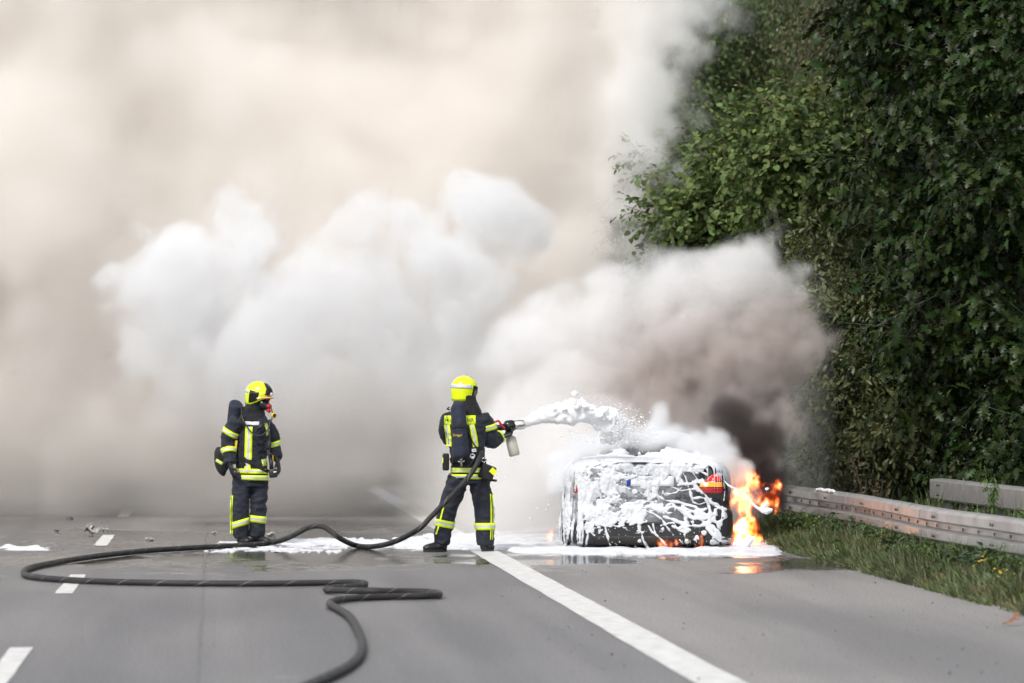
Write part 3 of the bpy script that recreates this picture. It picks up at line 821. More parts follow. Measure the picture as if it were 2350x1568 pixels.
jk.tube(curve_pts([s_L + Vector((.04, 0, .01)), (s_L + e_L) / 2 + Vector((-.02, 0, 0)), e_L, w_L + Vector((0, .01, .02))], 4), [.092, .094, .094, .092, .090, .089, .088, .087, .086, .082, .076, .07, .066], 14)
jk.tube(curve_pts([s_R - Vector((.04, 0, 0)), (s_R + e_R) / 2 + Vector((.012, 0, 0)), e_R, w_R + Vector((0, .01, .02))], 4), [.088, .088, .086, .084, .082, .082, .082, .082, .08, .076, .07, .066, .062], 14)
jm = jk.remesh('jacket', M['navy'], .011, 4, cloth_fold(.016, (7, 7, 13), 12.0)); link('jacket', jm, p1_); jb = bvh_of(jm)
tr = MB()
tr.stack([(.015, 0, .66, .185, .14), (.015, 0, .75, .185, .145), (.015, 0, .88, .165, .13)], 24)
tr.tube(curve_pts([Vector((-.075, -.02, .80)), Vector((-.092, -.04, .62)), kL, Vector((-.098, -.05, .25)), Vector((-.095, -.03, .085))], 4), [.112, .111, .109, .106, .103, .100, .098, .097, .096, .095, .094, .093, .092, .091, .09, .088, .085], 16)
tr.tube(curve_pts([Vector((.10, .03, .80)), Vector((.112, .01, .62)), kR, Vector((.10, -.01, .25)), Vector((.083, .0, .085))], 4), [.110, .109, .107, .104, .101, .098, .095, .093, .092, .091, .09, .089, .088, .087, .086, .085, .083], 16)
tm_ = tr.remesh('trousers', M['navy'], .011, 4, cloth_fold(.016, (8, 8, 12), 15.0)); link('trousers', tm_, p1_); tb = bvh_of(tm_)
boot(p1_, -.085, -.02, (.45, -.8, 0), M['leather']); boot(p1_, .088, .01, (.75, -.65, 0), M['leather'])
hand_glove('glove', p1_, (-.205, -.165, .895), (-.170, -.18, .78), (.8, .3, 0), .28, M['leather'], side=1)
hand_glove('glove', p1_, (.318, .025, .945), (.345, .0, .83), (-.8, .2, 0), .30, M['leather'], side=-1)
hl, W1 = helmet(p1_, q1(455, 198, -.045), lf1, (.10, -.06, 1), badge=True, s=1.07)
nc = MB().stack([(.035, .0, 1.38, .175, .13, TW), (.04, -.01, 1.46, .150, .12, TW), (.052, -.025, 1.53, .122, .112), (.065, -.035, 1.59, .108, .105), (.085, -.045, 1.66, .10, .10)], 22)
link('flash_hood', nc.remesh('flash_hood', M['blackc'], .012, 2, cloth_fold(.010, (14, 14, 7), 9.0)), p1_)
# breathing mask with red regulator
F1 = lf1; R1 = F1.cross(Vector((0, 0, 1))).normalized(); Hc = hd1
rot1 = Matrix((R1, F1, Vector((0, 0, 1)))).transposed()
mk = MB().ball(Hc + F1 * .058 - Vector((0, 0, .062)), (.076, .07, .072), 3, rot=rot1).ball(Hc + F1 * .118 - Vector((0, 0, .085)), (.042, .034, .042), 2, rot=rot1)
mask = link('breathing_mask', mk.remesh('breathing_mask', M['rubber'], .008, 2), p1_)
MB().tube([Hc + F1 * .118 - Vector((0, 0, .072)), Hc + F1 * .155 - Vector((0, 0, .085))], [.034, .028], 14).build('regulator_ring', M['red'], mask, True)
MB().tube([Hc + F1 * .11 - Vector((0, 0, .115)), Hc + F1 * .15 - Vector((0, 0, .135))], [.024, .022], 12).build('regulator', M['red'], mask, True)
MB().box(Hc + F1 * .085 - R1 * -.058 - Vector((0, 0, .038)), (.05, .012, .014), rot1, .003).build('mask_label', M['white_l'], mask)
gz = Vector((q1(592, 375).x, -.16, q1(592, 375).z))
gd = Vector((.6, -.75, -.1)).normalized()
gg = MB().tube([gz - gd * .012, gz + gd * .012], [.030, .030], 18).build('gauge', M['yellow_tag'], p1_, True)
MB().tube([gz + gd * .0125, gz + gd * .014], [.022, .022], 16).build('gauge_face', M['rubber'], gg)
# trim
def sb(c, a, h, nm, b=jb): return band(b, c, a, h, nm, p1_)
band(jb, (.025, 0, .835), (0.02, 0, 1), .028, 'hem_band', p1_)
band(jb, (.025, 0, .762), (0.02, 0, 1), .028, 'hem_band', p1_)
band(jb, s_L + (e_L - s_L) * .46 + Vector((-.012, 0, 0)), Vector((-.55, .15, -1)), .030, 'sleeve_band', p1_, rmax=.115, rdef=.092)
band(jb, e_L + (w_L - e_L) * .30, w_L - e_L, .030, 'sleeve_band', p1_, rmax=.115, rdef=.092)
band(jb, e_R + (s_R - e_R) * .10, s_R - e_R, .030, 'sleeve_band', p1_, rmax=.115, rdef=.092)
patch(jb, [(q1(383, 470).x, q1(0, 470).z), (q1(380, 600).x, q1(0, 600).z), (q1(375, 750).x, q1(0, 750).z)], .086, 'chest_stripe', p1_)
patch(jb, [(q1(520, 440).x, q1(0, 440).z), (q1(538, 490).x, q1(0, 490).z), (q1(541, 545).x, q1(0, 545).z)], .034, 'chest_stripe', p1_)
patch(jb, [(q1(505, 745).x, q1(0, 745).z), (q1(518, 800).x, q1(0, 800).z)], .05, 'chest_stripe', p1_)
patch(jb, [(q1(340, 440).x, q1(0, 440).z), (q1(470, 443).x, q1(0, 443).z)], .042, 'chest_panel', p1_, mats=(M['silver'], M['silver']), split=False)
patch(jb, [(q1(365, 775).x, q1(0, 775).z), (q1(372, 835).x, q1(0, 835).z)], .075, 'chest_stripe', p1_)
patch(jb, [(q1(345, 305).x, q1(0, 305).z), (q1(352, 350).x, q1(0, 350).z)], .035, 'shoulder_tab', p1_)
band(tb, (-.097, -.05, .243), (.30, 0, -1), .036, 'leg_band', p1_)
band(tb, (.098, -.01, .287), (-.10, 0, -1), .040, 'leg_band', p1_)
patch(tb, [(-.192, .56), (-.200, .40), (-.202, .22), (-.198, .12)], .026, 'side_stripe', p1_, mats=(M['lime'], M['navy']), n=8, off=.006)
# straps of the breathing apparatus over shoulder and waist
patch(jb, [(q1(322, 300).x, q1(0, 300).z), (q1(328, 400).x, q1(0, 400).z), (q1(332, 480).x, q1(0, 480).z)], .045, 'shoulder_strap', p1_, mats=(M['blackc'], M['blackc']), off=.014, split=False)
patch(jb, [(q1(290, 640).x, q1(0, 640).z), (q1(335, 740).x, q1(0, 740).z), (q1(440, 790).x, q1(0, 790).z), (q1(545, 850).x, q1(0, 850).z)], .045, 'waist_belt', p1_, mats=(M['blackc'], M['blackc']), off=.012, split=False)
patch(jb, [(q1(300, 690).x, q1(0, 690).z), (q1(345, 800).x, q1(0, 800).z)], .04, 'waist_belt', p1_, mats=(M['blackc'], M['blackc']), off=.010, split=False)
cyl = MB().tube(curve_pts([q1(262, 275, .13), q1(258, 300, .14), q1(245, 450, .16), q1(240, 640, .17), q1(238, 700, .17)], 4), [.05, .072, .078, .08, .082, .082, .083, .084, .085, .086, .087, .088, .088, .088, .086, .08, .06], 20)
link('air_cylinder', cyl.remesh('air_cylinder', M['navy2'], .009, 2, cloth_fold(.004, (9, 9, 20), 8.0)), p1_)
bg_ = MB().tube(curve_pts([q1(150, 655, .03), q1(135, 690, .03), q1(140, 780, .03), q1(165, 850, .03), q1(180, 862, .03)], 4), [.03, .05, .06, .066, .07, .072, .073, .074, .074, .073, .07, .066, .06, .052, .045, .036, .02], 16, flat=1.2)
bo = link('hip_bag', bg_.remesh('hip_bag', M['blackc'], .01, 2, cloth_fold(.005, (10, 10, 10), 4.0)), p1_); bbv = bvh_of(bo.data)
patch(bbv, [(q1(100, 752).x, q1(0, 752).z), (q1(158, 785).x, q1(0, 785).z)], .036, 'bag_stripe', bo, mats=(M['lime'], M['silver']), n=6)
MB().box(q1(270, 632, -.10), (.030, .02, .125), Matrix.Rotation(.10, 3, 'Y'), .006).build('yellow_tag', M['yellow_tag'], p1_)
MB().box(q1(580, 745, -.02), (.014, .02, .09), bev=.004).build('yellow_tag', M['yellow_tag'], p1_)
for pts, r in (([q1(560, 410, -.16), q1(552, 480, -.21), q1(500, 538, -.24), q1(430, 535, -.24), q1(370, 470, -.22), q1(325, 380, -.16), q1(318, 290, -.05)], .0085),
               ([q1(545, 420, -.16), q1(500, 470, -.20), q1(430, 520, -.22), q1(420, 590, -.21), q1(470, 650, -.21), q1(520, 665, -.18), q1(530, 600, -.17)], .006),
               ([q1(556, 500, -.15), q1(558, 600, -.16), q1(552, 680, -.17), q1(565, 790, -.17)], .013),
               ([q1(575, 420, -.16), q1(580, 350, -.15), q1(565, 300, -.13)], .006)):
    MB().tube(curve_pts(pts, 6), r, 8).build('air_hose', M['rubber'], p1_, True)
MB().box(q1(555, 625, -.17), (.045, .04, .09), Matrix.Rotation(.1, 3, 'Y'), .012).build('pressure_gauge', M['rubber'], p1_, True)
MB().box(q1(556, 700, -.17), (.06, .03, .04), Matrix.Rotation(.3, 3, 'Y'), .008).build('buckle', M['gloss'], p1_, True)
dv = MB().box(q1(588, 862, -.16), (.095, .06, .10), Matrix.Rotation(-.12, 3, 'Y'), .018).tube([q1(568, 740, -.16), q1(575, 830, -.16)], [.022, .026], 10).build('thermal_camera', M['rubber'], p1_, True)
MB().box(q1(604, 850, -.193), (.034, .006, .012), Matrix.Rotation(-.12, 3, 'Y')).build('camera_label', M['white_l'], dv)
MB().tube([q1(455, 500, -.215), q1(510, 440, -.20)], [.018, .020], 10).build('line_connector', M['rubber'], p1_, True)
# ------------------------------------------------------------------ guardrails
def galvanised():
    m = bpy.data.materials.new('galvanised_steel'); m.use_nodes = True
    t = m.node_tree; N = t.nodes.new; L = t.links.new; p = t.nodes['Principled BSDF']
    tc = N('ShaderNodeTexCoord'); mp = N('ShaderNodeMapping'); mp.inputs['Scale'].default_value = (1.0, 1.0, 0.6)
    L(tc.outputs['Object'], mp.inputs[0])
    n1 = N('ShaderNodeTexNoise'); n1.inputs['Scale'].default_value = 2.2; n1.inputs['Detail'].default_value = 5; L(mp.outputs[0], n1.inputs['Vector'])
    n2 = N('ShaderNodeTexNoise'); n2.inputs['Scale'].default_value = 1.3; n2.inputs['Detail'].default_value = 4; L(tc.outputs['Object'], n2.inputs['Vector'])
    ad = N('ShaderNodeMath'); ad.operation = 'ADD'; L(n1.outputs[0], ad.inputs[0]); L(n2.outputs[0], ad.inputs[1])
    mr = N('ShaderNodeMapRange'); mr.inputs[1].default_value = 0.8; mr.inputs[2].default_value = 1.25; L(ad.outputs[0], mr.inputs[0])
    mx = N('ShaderNodeMix'); mx.data_type = 'RGBA'; mx.inputs[6].default_value = (0.62, 0.605, 0.60, 1); mx.inputs[7].default_value = (0.38, 0.355, 0.34, 1)
    L(mr.outputs[0], mx.inputs[0]); L(mx.outputs[2], p.inputs['Base Color'])
    p.inputs['Metallic'].default_value = 0.72
    m2 = N('ShaderNodeMapRange'); m2.inputs[3].default_value = 0.27; m2.inputs[4].default_value = 0.45; L(mr.outputs[0], m2.inputs[0]); L(m2.outputs[0], p.inputs['Roughness'])
    return m
M['galv'] = galvanised()
M['bolt'] = nmat('bolt_steel', (0.05, 0.05, 0.05), 0.5, metal=0.6)
M['post'] = nmat('post_steel', (0.22, 0.21, 0.2), 0.55, 0.3, 5, metal=0.5)
def extrude_profile(prof, y0, y1, n, thick, fx):
    """sheet-metal section prof [(x,z)] run from y0 to y1; fx(y) sideways"""
    mb = MB(); k = len(prof)
    vs = []
    for j in range(n + 1):
        y = y0 + (y1 - y0) * j / n
        for (x, z) in prof: vs.append((x + fx(y), y, z))
        for (x, z) in prof: vs.append((x + fx(y) + thick, y, z))
    fs = []
    for j in range(n):
        a = j * 2 * k; b = a + 2 * k
        for i in range(k - 1):
            fs.append((a + i, a + i + 1, b + i + 1, b + i))
            fs.append((a + k + i + 1, a + k + i, b + k + i, b + k + i + 1))
        fs.append((a, b, b + k, a + k)); fs.append((a + k - 1, a + 2 * k - 1, b + 2 * k - 1, b + k - 1))
    for a in (0, n * 2 * k):
        for i in range(k - 1): fs.append((a + i, a + i + 1, a + k + i + 1, a + k + i))
    mb.add(vs, fs); return mb
RX = 7.0
def rail_dx(y): return 0.03 * math.sin(y * 0.55 + 1.0) - 0.10 * math.exp(-((y - 40.5) / 2.2) ** 2) * 0.6
prof = [(0.02, .612), (-.035, .602), (-.072, .575), (-.075, .497), (-.004, .468), (-.004, .42), (-.075, .392), (-.072, .318), (-.035, .292), (0.02, .284)]
gr = thing('guardrail', 'long galvanised steel guardrail with two ridges running along the grassy verge', 'guardrail', (RX, 0, 0))
for k in range(-1, 12):
    ya = 25.8 + 4.0 * k
    dx0 = 0.006 if k % 2 else 0.0
    extrude_profile([(x + dx0, z + dx0 * 0.4) for x, z in prof], ya - 0.15, ya + 4.0 + 0.1, 8, 0.004, rail_dx).build('beam', M['galv'], gr)
bolt_me = MB().tube([(0, 0, 0), (-.012, 0, 0)], [.016, .013], 8).mesh('bolt', M['bolt'])
slot_me = MB().box((-.002, 0, 0), (.008, .035, .03), bev=.003).mesh('slot', M['bolt'])
y = 30.0; k = 0
while y < 62:
    for z in (.537, .356):
        for dy in (-.055, .055): link('bolt', bolt_me, gr, (-.079 + rail_dx(y) , y + dy, z))
    y += 2.67
y = 30.2
while y < 56:
    link('slot', slot_me, gr, (-.008 + rail_dx(y), y, .444)); y += 0.67
post_me = MB().box((0, 0, 0.1), (.10, .055, .9), bev=.006).mesh('post', M['post'])
spacer_me = MB().box((0, 0, .44), (.07, .12, .12), bev=.01).mesh('spacer', M['post'])
y = 24.0
while y < 70:
    link('post', post_me, gr, (.14, y, 0)); link('spacer', spacer_me, gr, (.055, y, 0)); y += 2.0
# second, higher box rail that starts behind the first
g2 = thing('guardrail', 'short flat box rail with square end standing behind the long guardrail', 'guardrail', (8.3, 0, 0))
p2 = [(0.10, .742), (-.02, .735), (-.05, .715), (-.05, .52), (-.02, .498), (0.10, .49)]
extrude_profile(p2, 41.0, 49.4, 12, 0.005, lambda y: 0.0).build('beam', M['galv'], g2)
extrude_profile(p2, 25.0, 40.9, 12, 0.005, lambda y: 0.004).build('beam', M['galv'], g2)
MB().box((.025, 49.402, .615), (.14, .008, .23)).build('end_plate', M['galv'], g2)
for dy in (0.55, 0.66):
    for z in (.675, .565): link('bolt', bolt_me, g2, (-.052, 49.4 - dy, z))
y = 26.0
while y < 49.4:
    MB().box((.07, y, 0.15), (.07, .09, .72)).build('post', M['post'], g2); y += 1.15

# ------------------------------------------------------------------ vegetation
def leaf_t(side, fold=0.25, curl=0.25):
    """leaf outline from half-outline [(x,y)], base at 0, tip at y=1; folded on the midrib, tip curled down"""
    mids = [(0, 0)] + [(0, y) for _, y in side] + [(0, 1.0)]
    V = []; F = []
    f = lambda x, y: (x, y, abs(x) * fold - curl * y * y)
    mi = []
    for m_ in mids: mi.append(len(V)); V.append(f(*m_))
    for s in (1, -1):
        ri = [mi[0]]
        for (x, y) in side: ri.append(len(V)); V.append(f(s * x, y))
        ri.append(mi[-1])
        for i in range(len(mids) - 1):
            q = [mi[i], ri[i], ri[i + 1], mi[i + 1]] if s > 0 else [mi[i], mi[i + 1], ri[i + 1], ri[i]]
            q2 = []
            for a in q:
                if a not in q2: q2.append(a)
            if len(q2) == 3: F.append(q2)
            elif len(q2) == 4: F.append([q2[0], q2[1], q2[2]]); F.append([q2[0], q2[2], q2[3]])
    return np.array(V, np.float32), np.array(F, np.int32)
L_OAK = leaf_t([(.02, .10), (.19, .2), (.08, .30), (.36, .42), (.13, .5), (.40, .68), (.12, .72), (.20, .88)], 0.3, 0.28)
L_HAZEL = leaf_t([(.27, .06), (.44, .3), (.42, .6), (.22, .86)], 0.2, 0.2)
L_SMALL = leaf_t([(.2, .25), (.24, .6)], 0.35, 0.3)
L_OAKS = leaf_t([(.14, .2), (.09, .33), (.26, .52), (.14, .62), (.22, .82)], 0.3, 0.3)

TOW = (-0.35, -0.8, 0.25)
def frames(ax, up):
    """rotation matrices with y along ax, z near up"""
    ax = ax / np.linalg.norm(ax, axis=1, keepdims=True)
    x = np.cross(ax, up); x /= np.linalg.norm(x, axis=1, keepdims=True) + 1e-9
    z = np.cross(x, ax)
    return np.stack([x, ax, z], 2)
def leaf_mesh(name, P, R, S, T, mat):
    V, F = T; n = len(P)
    W = np.einsum('nij,kj->nki', R, V) * S[:, None, None] + P[:, None, :]
    FF = F[None] + (np.arange(n) * len(V))[:, None, None]
    return mesh_np(name, W.reshape(-1, 3), FF.reshape(-1, 3), [mat], smooth=True)
def crown_leaves(ells, ntwig, nleaf, size, seed, twig=0.45, droop=0.35, fill=0.5, toward=None, tow=0.6):
    """twigs on the shells of ellipsoids (x,y,z,rx,ry,rz); leaves alternate along each twig"""
    rg = np.random.default_rng(seed)
    E = np.array(ells, float); wgt = (E[:, 3] * E[:, 5] + E[:, 4] * E[:, 5]); wgt /= wgt.sum()
    k = rg.choice(len(E), ntwig, p=wgt)
    d = rg.standard_normal((ntwig, 3))
    if toward is not None: d += np.array(toward) * tow
    d /= np.linalg.norm(d, axis=1, keepdims=True)
    r = 1 - np.abs(rg.standard_normal(ntwig)) * 0.22 * fill * 2
    bump = 1 + 0.16 * np.array([mnoise.noise(Vector((a * 3 + kk * 7, b * 3, c * 3))) for (a, b, c), kk in zip(d, k)])
    base = E[k, :3] + d * E[k, 3:] * (r * bump)[:, None]
    td = d + rg.standard_normal((ntwig, 3)) * 0.5; td[:, 2] += 0.15 - droop * rg.random(ntwig)
    td /= np.linalg.norm(td, axis=1, keepdims=True)
    tl = twig * (0.6 + 0.8 * rg.random(ntwig))
    side = np.cross(td, rg.standard_normal((ntwig, 3))); side /= np.linalg.norm(side, axis=1, keepdims=True)
    P = []; A = []; U = []
    for i in range(nleaf):
        t = (i + 0.6) / nleaf
        pos = base + td * (tl * t)[:, None]; pos[:, 2] -= droop * 0.35 * tl * t * t
        s = 1 if i % 2 else -1
        ax = td * (0.45 + 0.5 * t) + side * s * (0.9 - 0.5 * t) + rg.standard_normal((ntwig, 3)) * 0.28
        ax[:, 2] -= droop * (0.5 + 0.6 * rg.random(ntwig))
        up = np.array([0, 0, 1.0]) + rg.standard_normal((ntwig, 3)) * 0.45 + d * 0.5
        P.append(pos); A.append(ax); U.append(up)
    P = np.concatenate(P); R = frames(np.concatenate(A), np.concatenate(U))
    S = size * (0.6 + 0.7 * rg.random(len(P)))
    return P, R, S, (base, td, tl)
def clumps(ells, n, rr, seed, flat=.65):
    """branch clumps sitting on the outside of the crown's main masses, gaps between them"""
    rg = np.random.default_rng(seed); E_ = np.array(ells, float); wg = E_[:, 3] * E_[:, 5]; wg /= wg.sum(); out = []
    for k in rg.choice(len(E_), n, p=wg):
        d = rg.standard_normal(3) + np.array(TOW) * .9; d /= np.linalg.norm(d); r = rg.uniform(*rr)
        c = E_[k, :3] + d * E_[k, 3:] * rg.uniform(.75, 1.08); out.append((*c, r, r, r * flat))
    return out
def crown2(ells, ncl, rr, ntw, nleaf, size, seed, twig, droop, inner=.3):
    cl = clumps(ells, ncl, rr, seed + 500)
    a = crown_leaves(cl, int(ntw * (1 - inner)), nleaf, size, seed, twig, droop, 0.8, TOW, 0.7)
    sm = [(e[0], e[1], e[2], e[3] * .86, e[4] * .86, e[5] * .86) for e in ells]
    b = crown_leaves(sm, int(ntw * inner), nleaf, size, seed + 1, twig, droop, 0.7, TOW, 0.6)
    return (*[np.concatenate([a[i], b[i]]) for i in range(3)], a[3])
def foliage(tree, P, R, S, T, mat, singles=0, name='crown', label=None):
    """crown: the leaves nearest the camera as single leaf objects, the rest joined"""
    keep = np.ones(len(P), bool)
    crown = None
    if singles:
        rel = P - np.array([0, 0, CAM_H]); dep = rel @ np.array(FWD); lat = rel @ np.array(RGT)
        px = 1174.5 + lat / dep * FPX; py = 917 - rel[:, 2] / dep * FPX
        vis = (px > 1480) & (px < 2349) & (py > 0) & (py < 1130)
        # nearest leaf of every small patch of the view = one you can see
        key = (px // 22).astype(int) * 1000 + (py // 22).astype(int)
        order = np.lexsort((dep, key)); first = np.ones(len(order), bool); first[1:] = key[order][1:] != key[order][:-1]
        cand = order[first]; cand = cand[vis[cand]]
        cand = cand[np.argsort(-(S / dep)[cand])][:singles]; keep[cand] = False
    crown = link(name, leaf_mesh(name, P[keep], R[keep], S[keep], T, mat), tree)
    crown['kind'] = 'stuff'
    if singles:
        V, F = T; lm = [mesh_np('leaf', V * 1.0, F, [mat]) for _ in range(1)][0]
        for i in cand:
            o = bpy.data.objects.new('leaf', lm); COL.objects.link(o); o.parent = crown
            o.matrix_local = Matrix.Translation(Vector(P[i])) @ Matrix([[*R[i][0], 0], [*R[i][1], 0], [*R[i][2], 0], [0, 0, 0, 1]]) @ Matrix.Scale(float(S[i]), 4)
    return crown
def tree_wood(tree, base, top, r0, ells, mat, seed, twigs=None, nt=150):
    rg = random.Random(seed); b = Vector(base); t = Vector(top)
    pts = [b + (t - b) * f + Vector((rg.uniform(-.08, .08), rg.uniform(-.08, .08), 0)) * (1 if 0 < f < 1 else 0) for f in (-.03, 0, .25, .5, .75, 1)]
    MB().tube(curve_pts(pts, 4), [r0 * (1.25 - 0.95 * i / 20) for i in range(21)], 10).build('trunk', mat, tree, True)
    for e in ells:
        c = Vector(e[:3]); f = min(max((c.z - b.z) / max(t.z - b.z, .1) - 0.25, 0.08), 0.95)
        s = b + (t - b) * f
        mid = (s + c) / 2 + Vector((rg.uniform(-.2, .2), rg.uniform(-.2, .2), .25))
        path = curve_pts([s, mid, c], 5); n = len(path)
        MB().tube(path, [r0 * .45 * (1 - .8 * i / n) for i in range(n)], 7).build('limb', mat, tree, True)
    if twigs is not None:
        base_, td, tl = twigs; mb = MB(); ii = list(range(len(base_))); rg.shuffle(ii)
        for i in ii[:nt]:
            p = Vector(base_[i]); d = Vector(td[i]) * tl[i]
            mb.tube([p - d * 0.9 + Vector((0, 0, -.05)), p, p + d], [.011, .008, .003], 4)
        o = mb.build('twigs', mat, tree); o['kind'] = 'stuff'
M['bark'] = nmat('bark', (0.05, 0.042, 0.035), 0.9, 0.4, 9, bump=0.8, bscale=30)
M['bark_red'] = nmat('red_bark', (0.075, 0.042, 0.03), 0.8, 0.3, 9)
M['oak'] = nmat('red_oak_leaf', (0.016, 0.030, 0.0065), 0.36, 0.35, 1.2, island=0.6, trans=0.14, spec=0.16)
M['hazel'] = nmat('hazel_leaf', (0.098, 0.140, 0.042), 0.5, 0.35, 1.5, island=0.45, trans=0.3, spec=0.22)
M['grey_oak'] = nmat('small_oak_leaf', (0.078, 0.092, 0.034), 0.38, 0.35, 1.5, island=0.55, trans=0.16, spec=0.3)
M['far_leaf'] = nmat('far_leaf', (0.060, 0.088, 0.028), 0.55, 0.3, 0.8, island=0.5, trans=0.18, spec=0.2)
M['birch_leaf'] = nmat('birch_leaf', (0.0723, 0.0723, 0.0170), 0.5, 0.35, 1.0, island=0.6, trans=0.2, color2=(0.05, 0.06, 0.016))
M['shrub_leaf'] = nmat('shrub_leaf', (0.050, 0.080, 0.024), 0.5, 0.3, 1.0, island=0.45, trans=0.18, spec=0.25)
M['yellow_leaf'] = nmat('yellow_leaf', (0.42, 0.27, 0.03), 0.5, 0.3, 1.0, island=0.4, trans=0.3)
def E(px, py, d, rpx, rz=None, depth=1.0):
    c = at(px, py, d); r = rpx / FPX * d; q = (rz or rpx) / FPX * d
    return (c.x, c.y, c.z, r, r * depth, q)
# big dark red oak filling the right side
ells = [E(2230, 120, 54, 250), E(2450, 300, 52, 280), E(2180, 420, 54, 190), E(2330, 650, 52, 220), E(2170, 760, 54.5, 140), E(2250, 930, 52, 170),
        E(2420, 950, 50.5, 180), E(2110, 620, 56.5, 110), E(2150, 1010, 54.5, 100), E(2330, -150, 54, 250), E(2080, 60, 58, 110), E(2350, 450, 51, 150)]
oak = thing('red_oak', 'tall dark oak with large lobed leaves filling the right edge', 'tree')
P, R, S, tw = crown2(ells, 105, (.22, .62), 3900, 9, 0.15, 11, 0.62, 0.6, .24)
foliage(oak, P, R, S, L_OAK, M['oak'], 300)
c = at(2380, 1100, 55); tree_wood(oak, (c.x, c.y, 0.2), (c.x, c.y, 7.5), 0.2, ells, M['bark'], 3, tw, 160)
# hazel with round leaves, lighter green
ells = [E(1600, 430, 60.0, 95), E(1700, 400, 59.0, 105), E(1790, 340, 58.0, 95), E(1850, 290, 57.5, 85), E(1680, 520, 59.0, 150), E(1850, 430, 57.0, 120), E(1560, 520, 61.0, 100),
        E(1780, 620, 58.0, 150), E(1600, 680, 61.0, 140), E(1900, 560, 57.0, 90), E(1700, 850, 60.0, 160), E(1580, 900, 62.0, 150), E(1500, 640, 64.0, 120), E(1930, 330, 58.0, 60)]
hz = thing('hazel', 'light green hazel with round leaves in the middle of the hedge', 'tree')
P, R, S, tw = crown2(ells, 130, (.22, .55), 6200, 8, 0.082, 12, 0.40, 0.35, .3)
foliage(hz, P, R, S, L_HAZEL, M['hazel'], 300)
c = at(1780, 1080, 62); tree_wood(hz, (c.x, c.y, 0.1), (c.x, c.y, 4.5), 0.09, ells, M['bark_red'], 4, tw, 160)
# small-leaved grey-green oak between hazel and red oak
ells = [E(1920, 640, 55.8, 120), E(2010, 560, 55.8, 110), E(1960, 760, 54.8, 130), E(2080, 700, 54.8, 120), E(1920, 880, 54.8, 110), E(2040, 870, 53.8, 130), E(1980, 1000, 53.8, 120), E(2090, 1010, 52.8, 90),
        E(2000, 430, 57.8, 100), E(1970, 330, 58.8, 70), E(2050, 340, 57.8, 90), E(2020, 240, 58.8, 60)]
go_ = thing('young_oak', 'grey-green small-leaved oak between the light hazel and the dark oak', 'tree')
P, R, S, tw = crown2(ells, 170, (.18, .45), 4300, 8, 0.088, 13, 0.42, 0.2, .3)
foliage(go_, P, R, S, L_OAKS, M['grey_oak'], 300)
c = at(2010, 1090, 59); tree_wood(go_, (c.x, c.y, 0.1), (c.x, c.y, 4.6), 0.08, ells, M['bark'], 5, tw, 160)
# low shrub behind the rail
ells = [E(1850, 1000, 58, 75), E(1890, 940, 59, 85), E(1830, 900, 60, 70), E(1920, 1050, 57, 70), E(1860, 1070, 57.5, 60), E(1780, 1010, 61, 70), E(1990, 1080, 55.5, 60), E(2080, 1085, 54.5, 60)]
sh = thing('hedge_shrub', 'low pale shrub behind the guardrail beside the dark smoke', 'shrub')
P, R, S, tw = crown_leaves(ells, 1500, 8, 0.085, 14, 0.32, 0.3, 0.6, TOW, 0.8)
foliage(sh, P, R, S, L_SMALL, M['shrub_leaf'])
c = at(1880, 1105, 58.5); tree_wood(sh, (c.x, c.y, 0.0), (c.x, c.y, 1.2), 0.03, ells, M['bark'], 6, tw, 80)
# trees behind
def far_tree(name, label, ells, n, size, mat, seed, T, droop, bx):
    t = thing(name, label, 'tree', group=None)
    P, R, S, tw = crown2(ells, 110, (.4, 1.0), n, 9, size, seed, 0.8, droop, .3)
    foliage(t, P, R, S, T, mat)
    c = at(bx[0], 1060, bx[1]); tree_wood(t, (c.x, c.y, 0.0), (c.x, c.y, bx[2]), 0.22, ells[::2], M['bark'], seed, tw, 200)
    return t
far_tree('broadleaf_tree', 'dark hazy broadleaf tree behind the hazel next to the smoke edge',
         [E(1640, 120, 88, 170), E(1580, 330, 86, 140), E(1760, 200, 90, 130), E(1690, 20, 90, 150), E(1820, 90, 92, 130), E(1500, 200, 88, 140), E(1800, 330, 90, 90), E(1620, 520, 84, 150), E(1800, 520, 86, 150), E(1500, 480, 86, 140), E(1450, 750, 86, 220), E(1700, 800, 84, 200)], 5200, 0.13, M['far_leaf'], 21, L_SMALL, 0.5, (1700, 92, 9))
far_tree('birch_tree', 'yellowish drooping birch at the top between hazel and dark oak',
         [E(1950, 90, 76, 90, 170), E(2020, 60, 74, 80, 160), E(1900, 30, 78, 70, 140), E(1960, 250, 76, 70, 130), E(2040, 200, 73, 70, 120), E(1980, -100, 76, 130)], 3000, 0.075, M['birch_leaf'], 22, L_SMALL, 1.4, (2000, 80, 9))
# yellow autumn leaves inside the birch and the gap below it
yl = thing('maple_sapling', 'small tree with yellow autumn leaves in the gap behind the hazel', 'tree')
P, R, S, tw = crown_leaves([E(1850, 240, 80, 45), E(1790, 370, 80, 70), E(1900, 300, 79, 40), E(1720, 400, 80, 50)], 90, 6, 0.13, 23, 0.5, 0.5, 0.7, TOW, 0.8)
foliage(yl, P, R, S, L_HAZEL, M['yellow_leaf'])
c = at(1800, 1060, 81); tree_wood(yl, (c.x, c.y, 0), (c.x, c.y, 5.6), 0.06, [], M['bark'], 7, tw, 60)
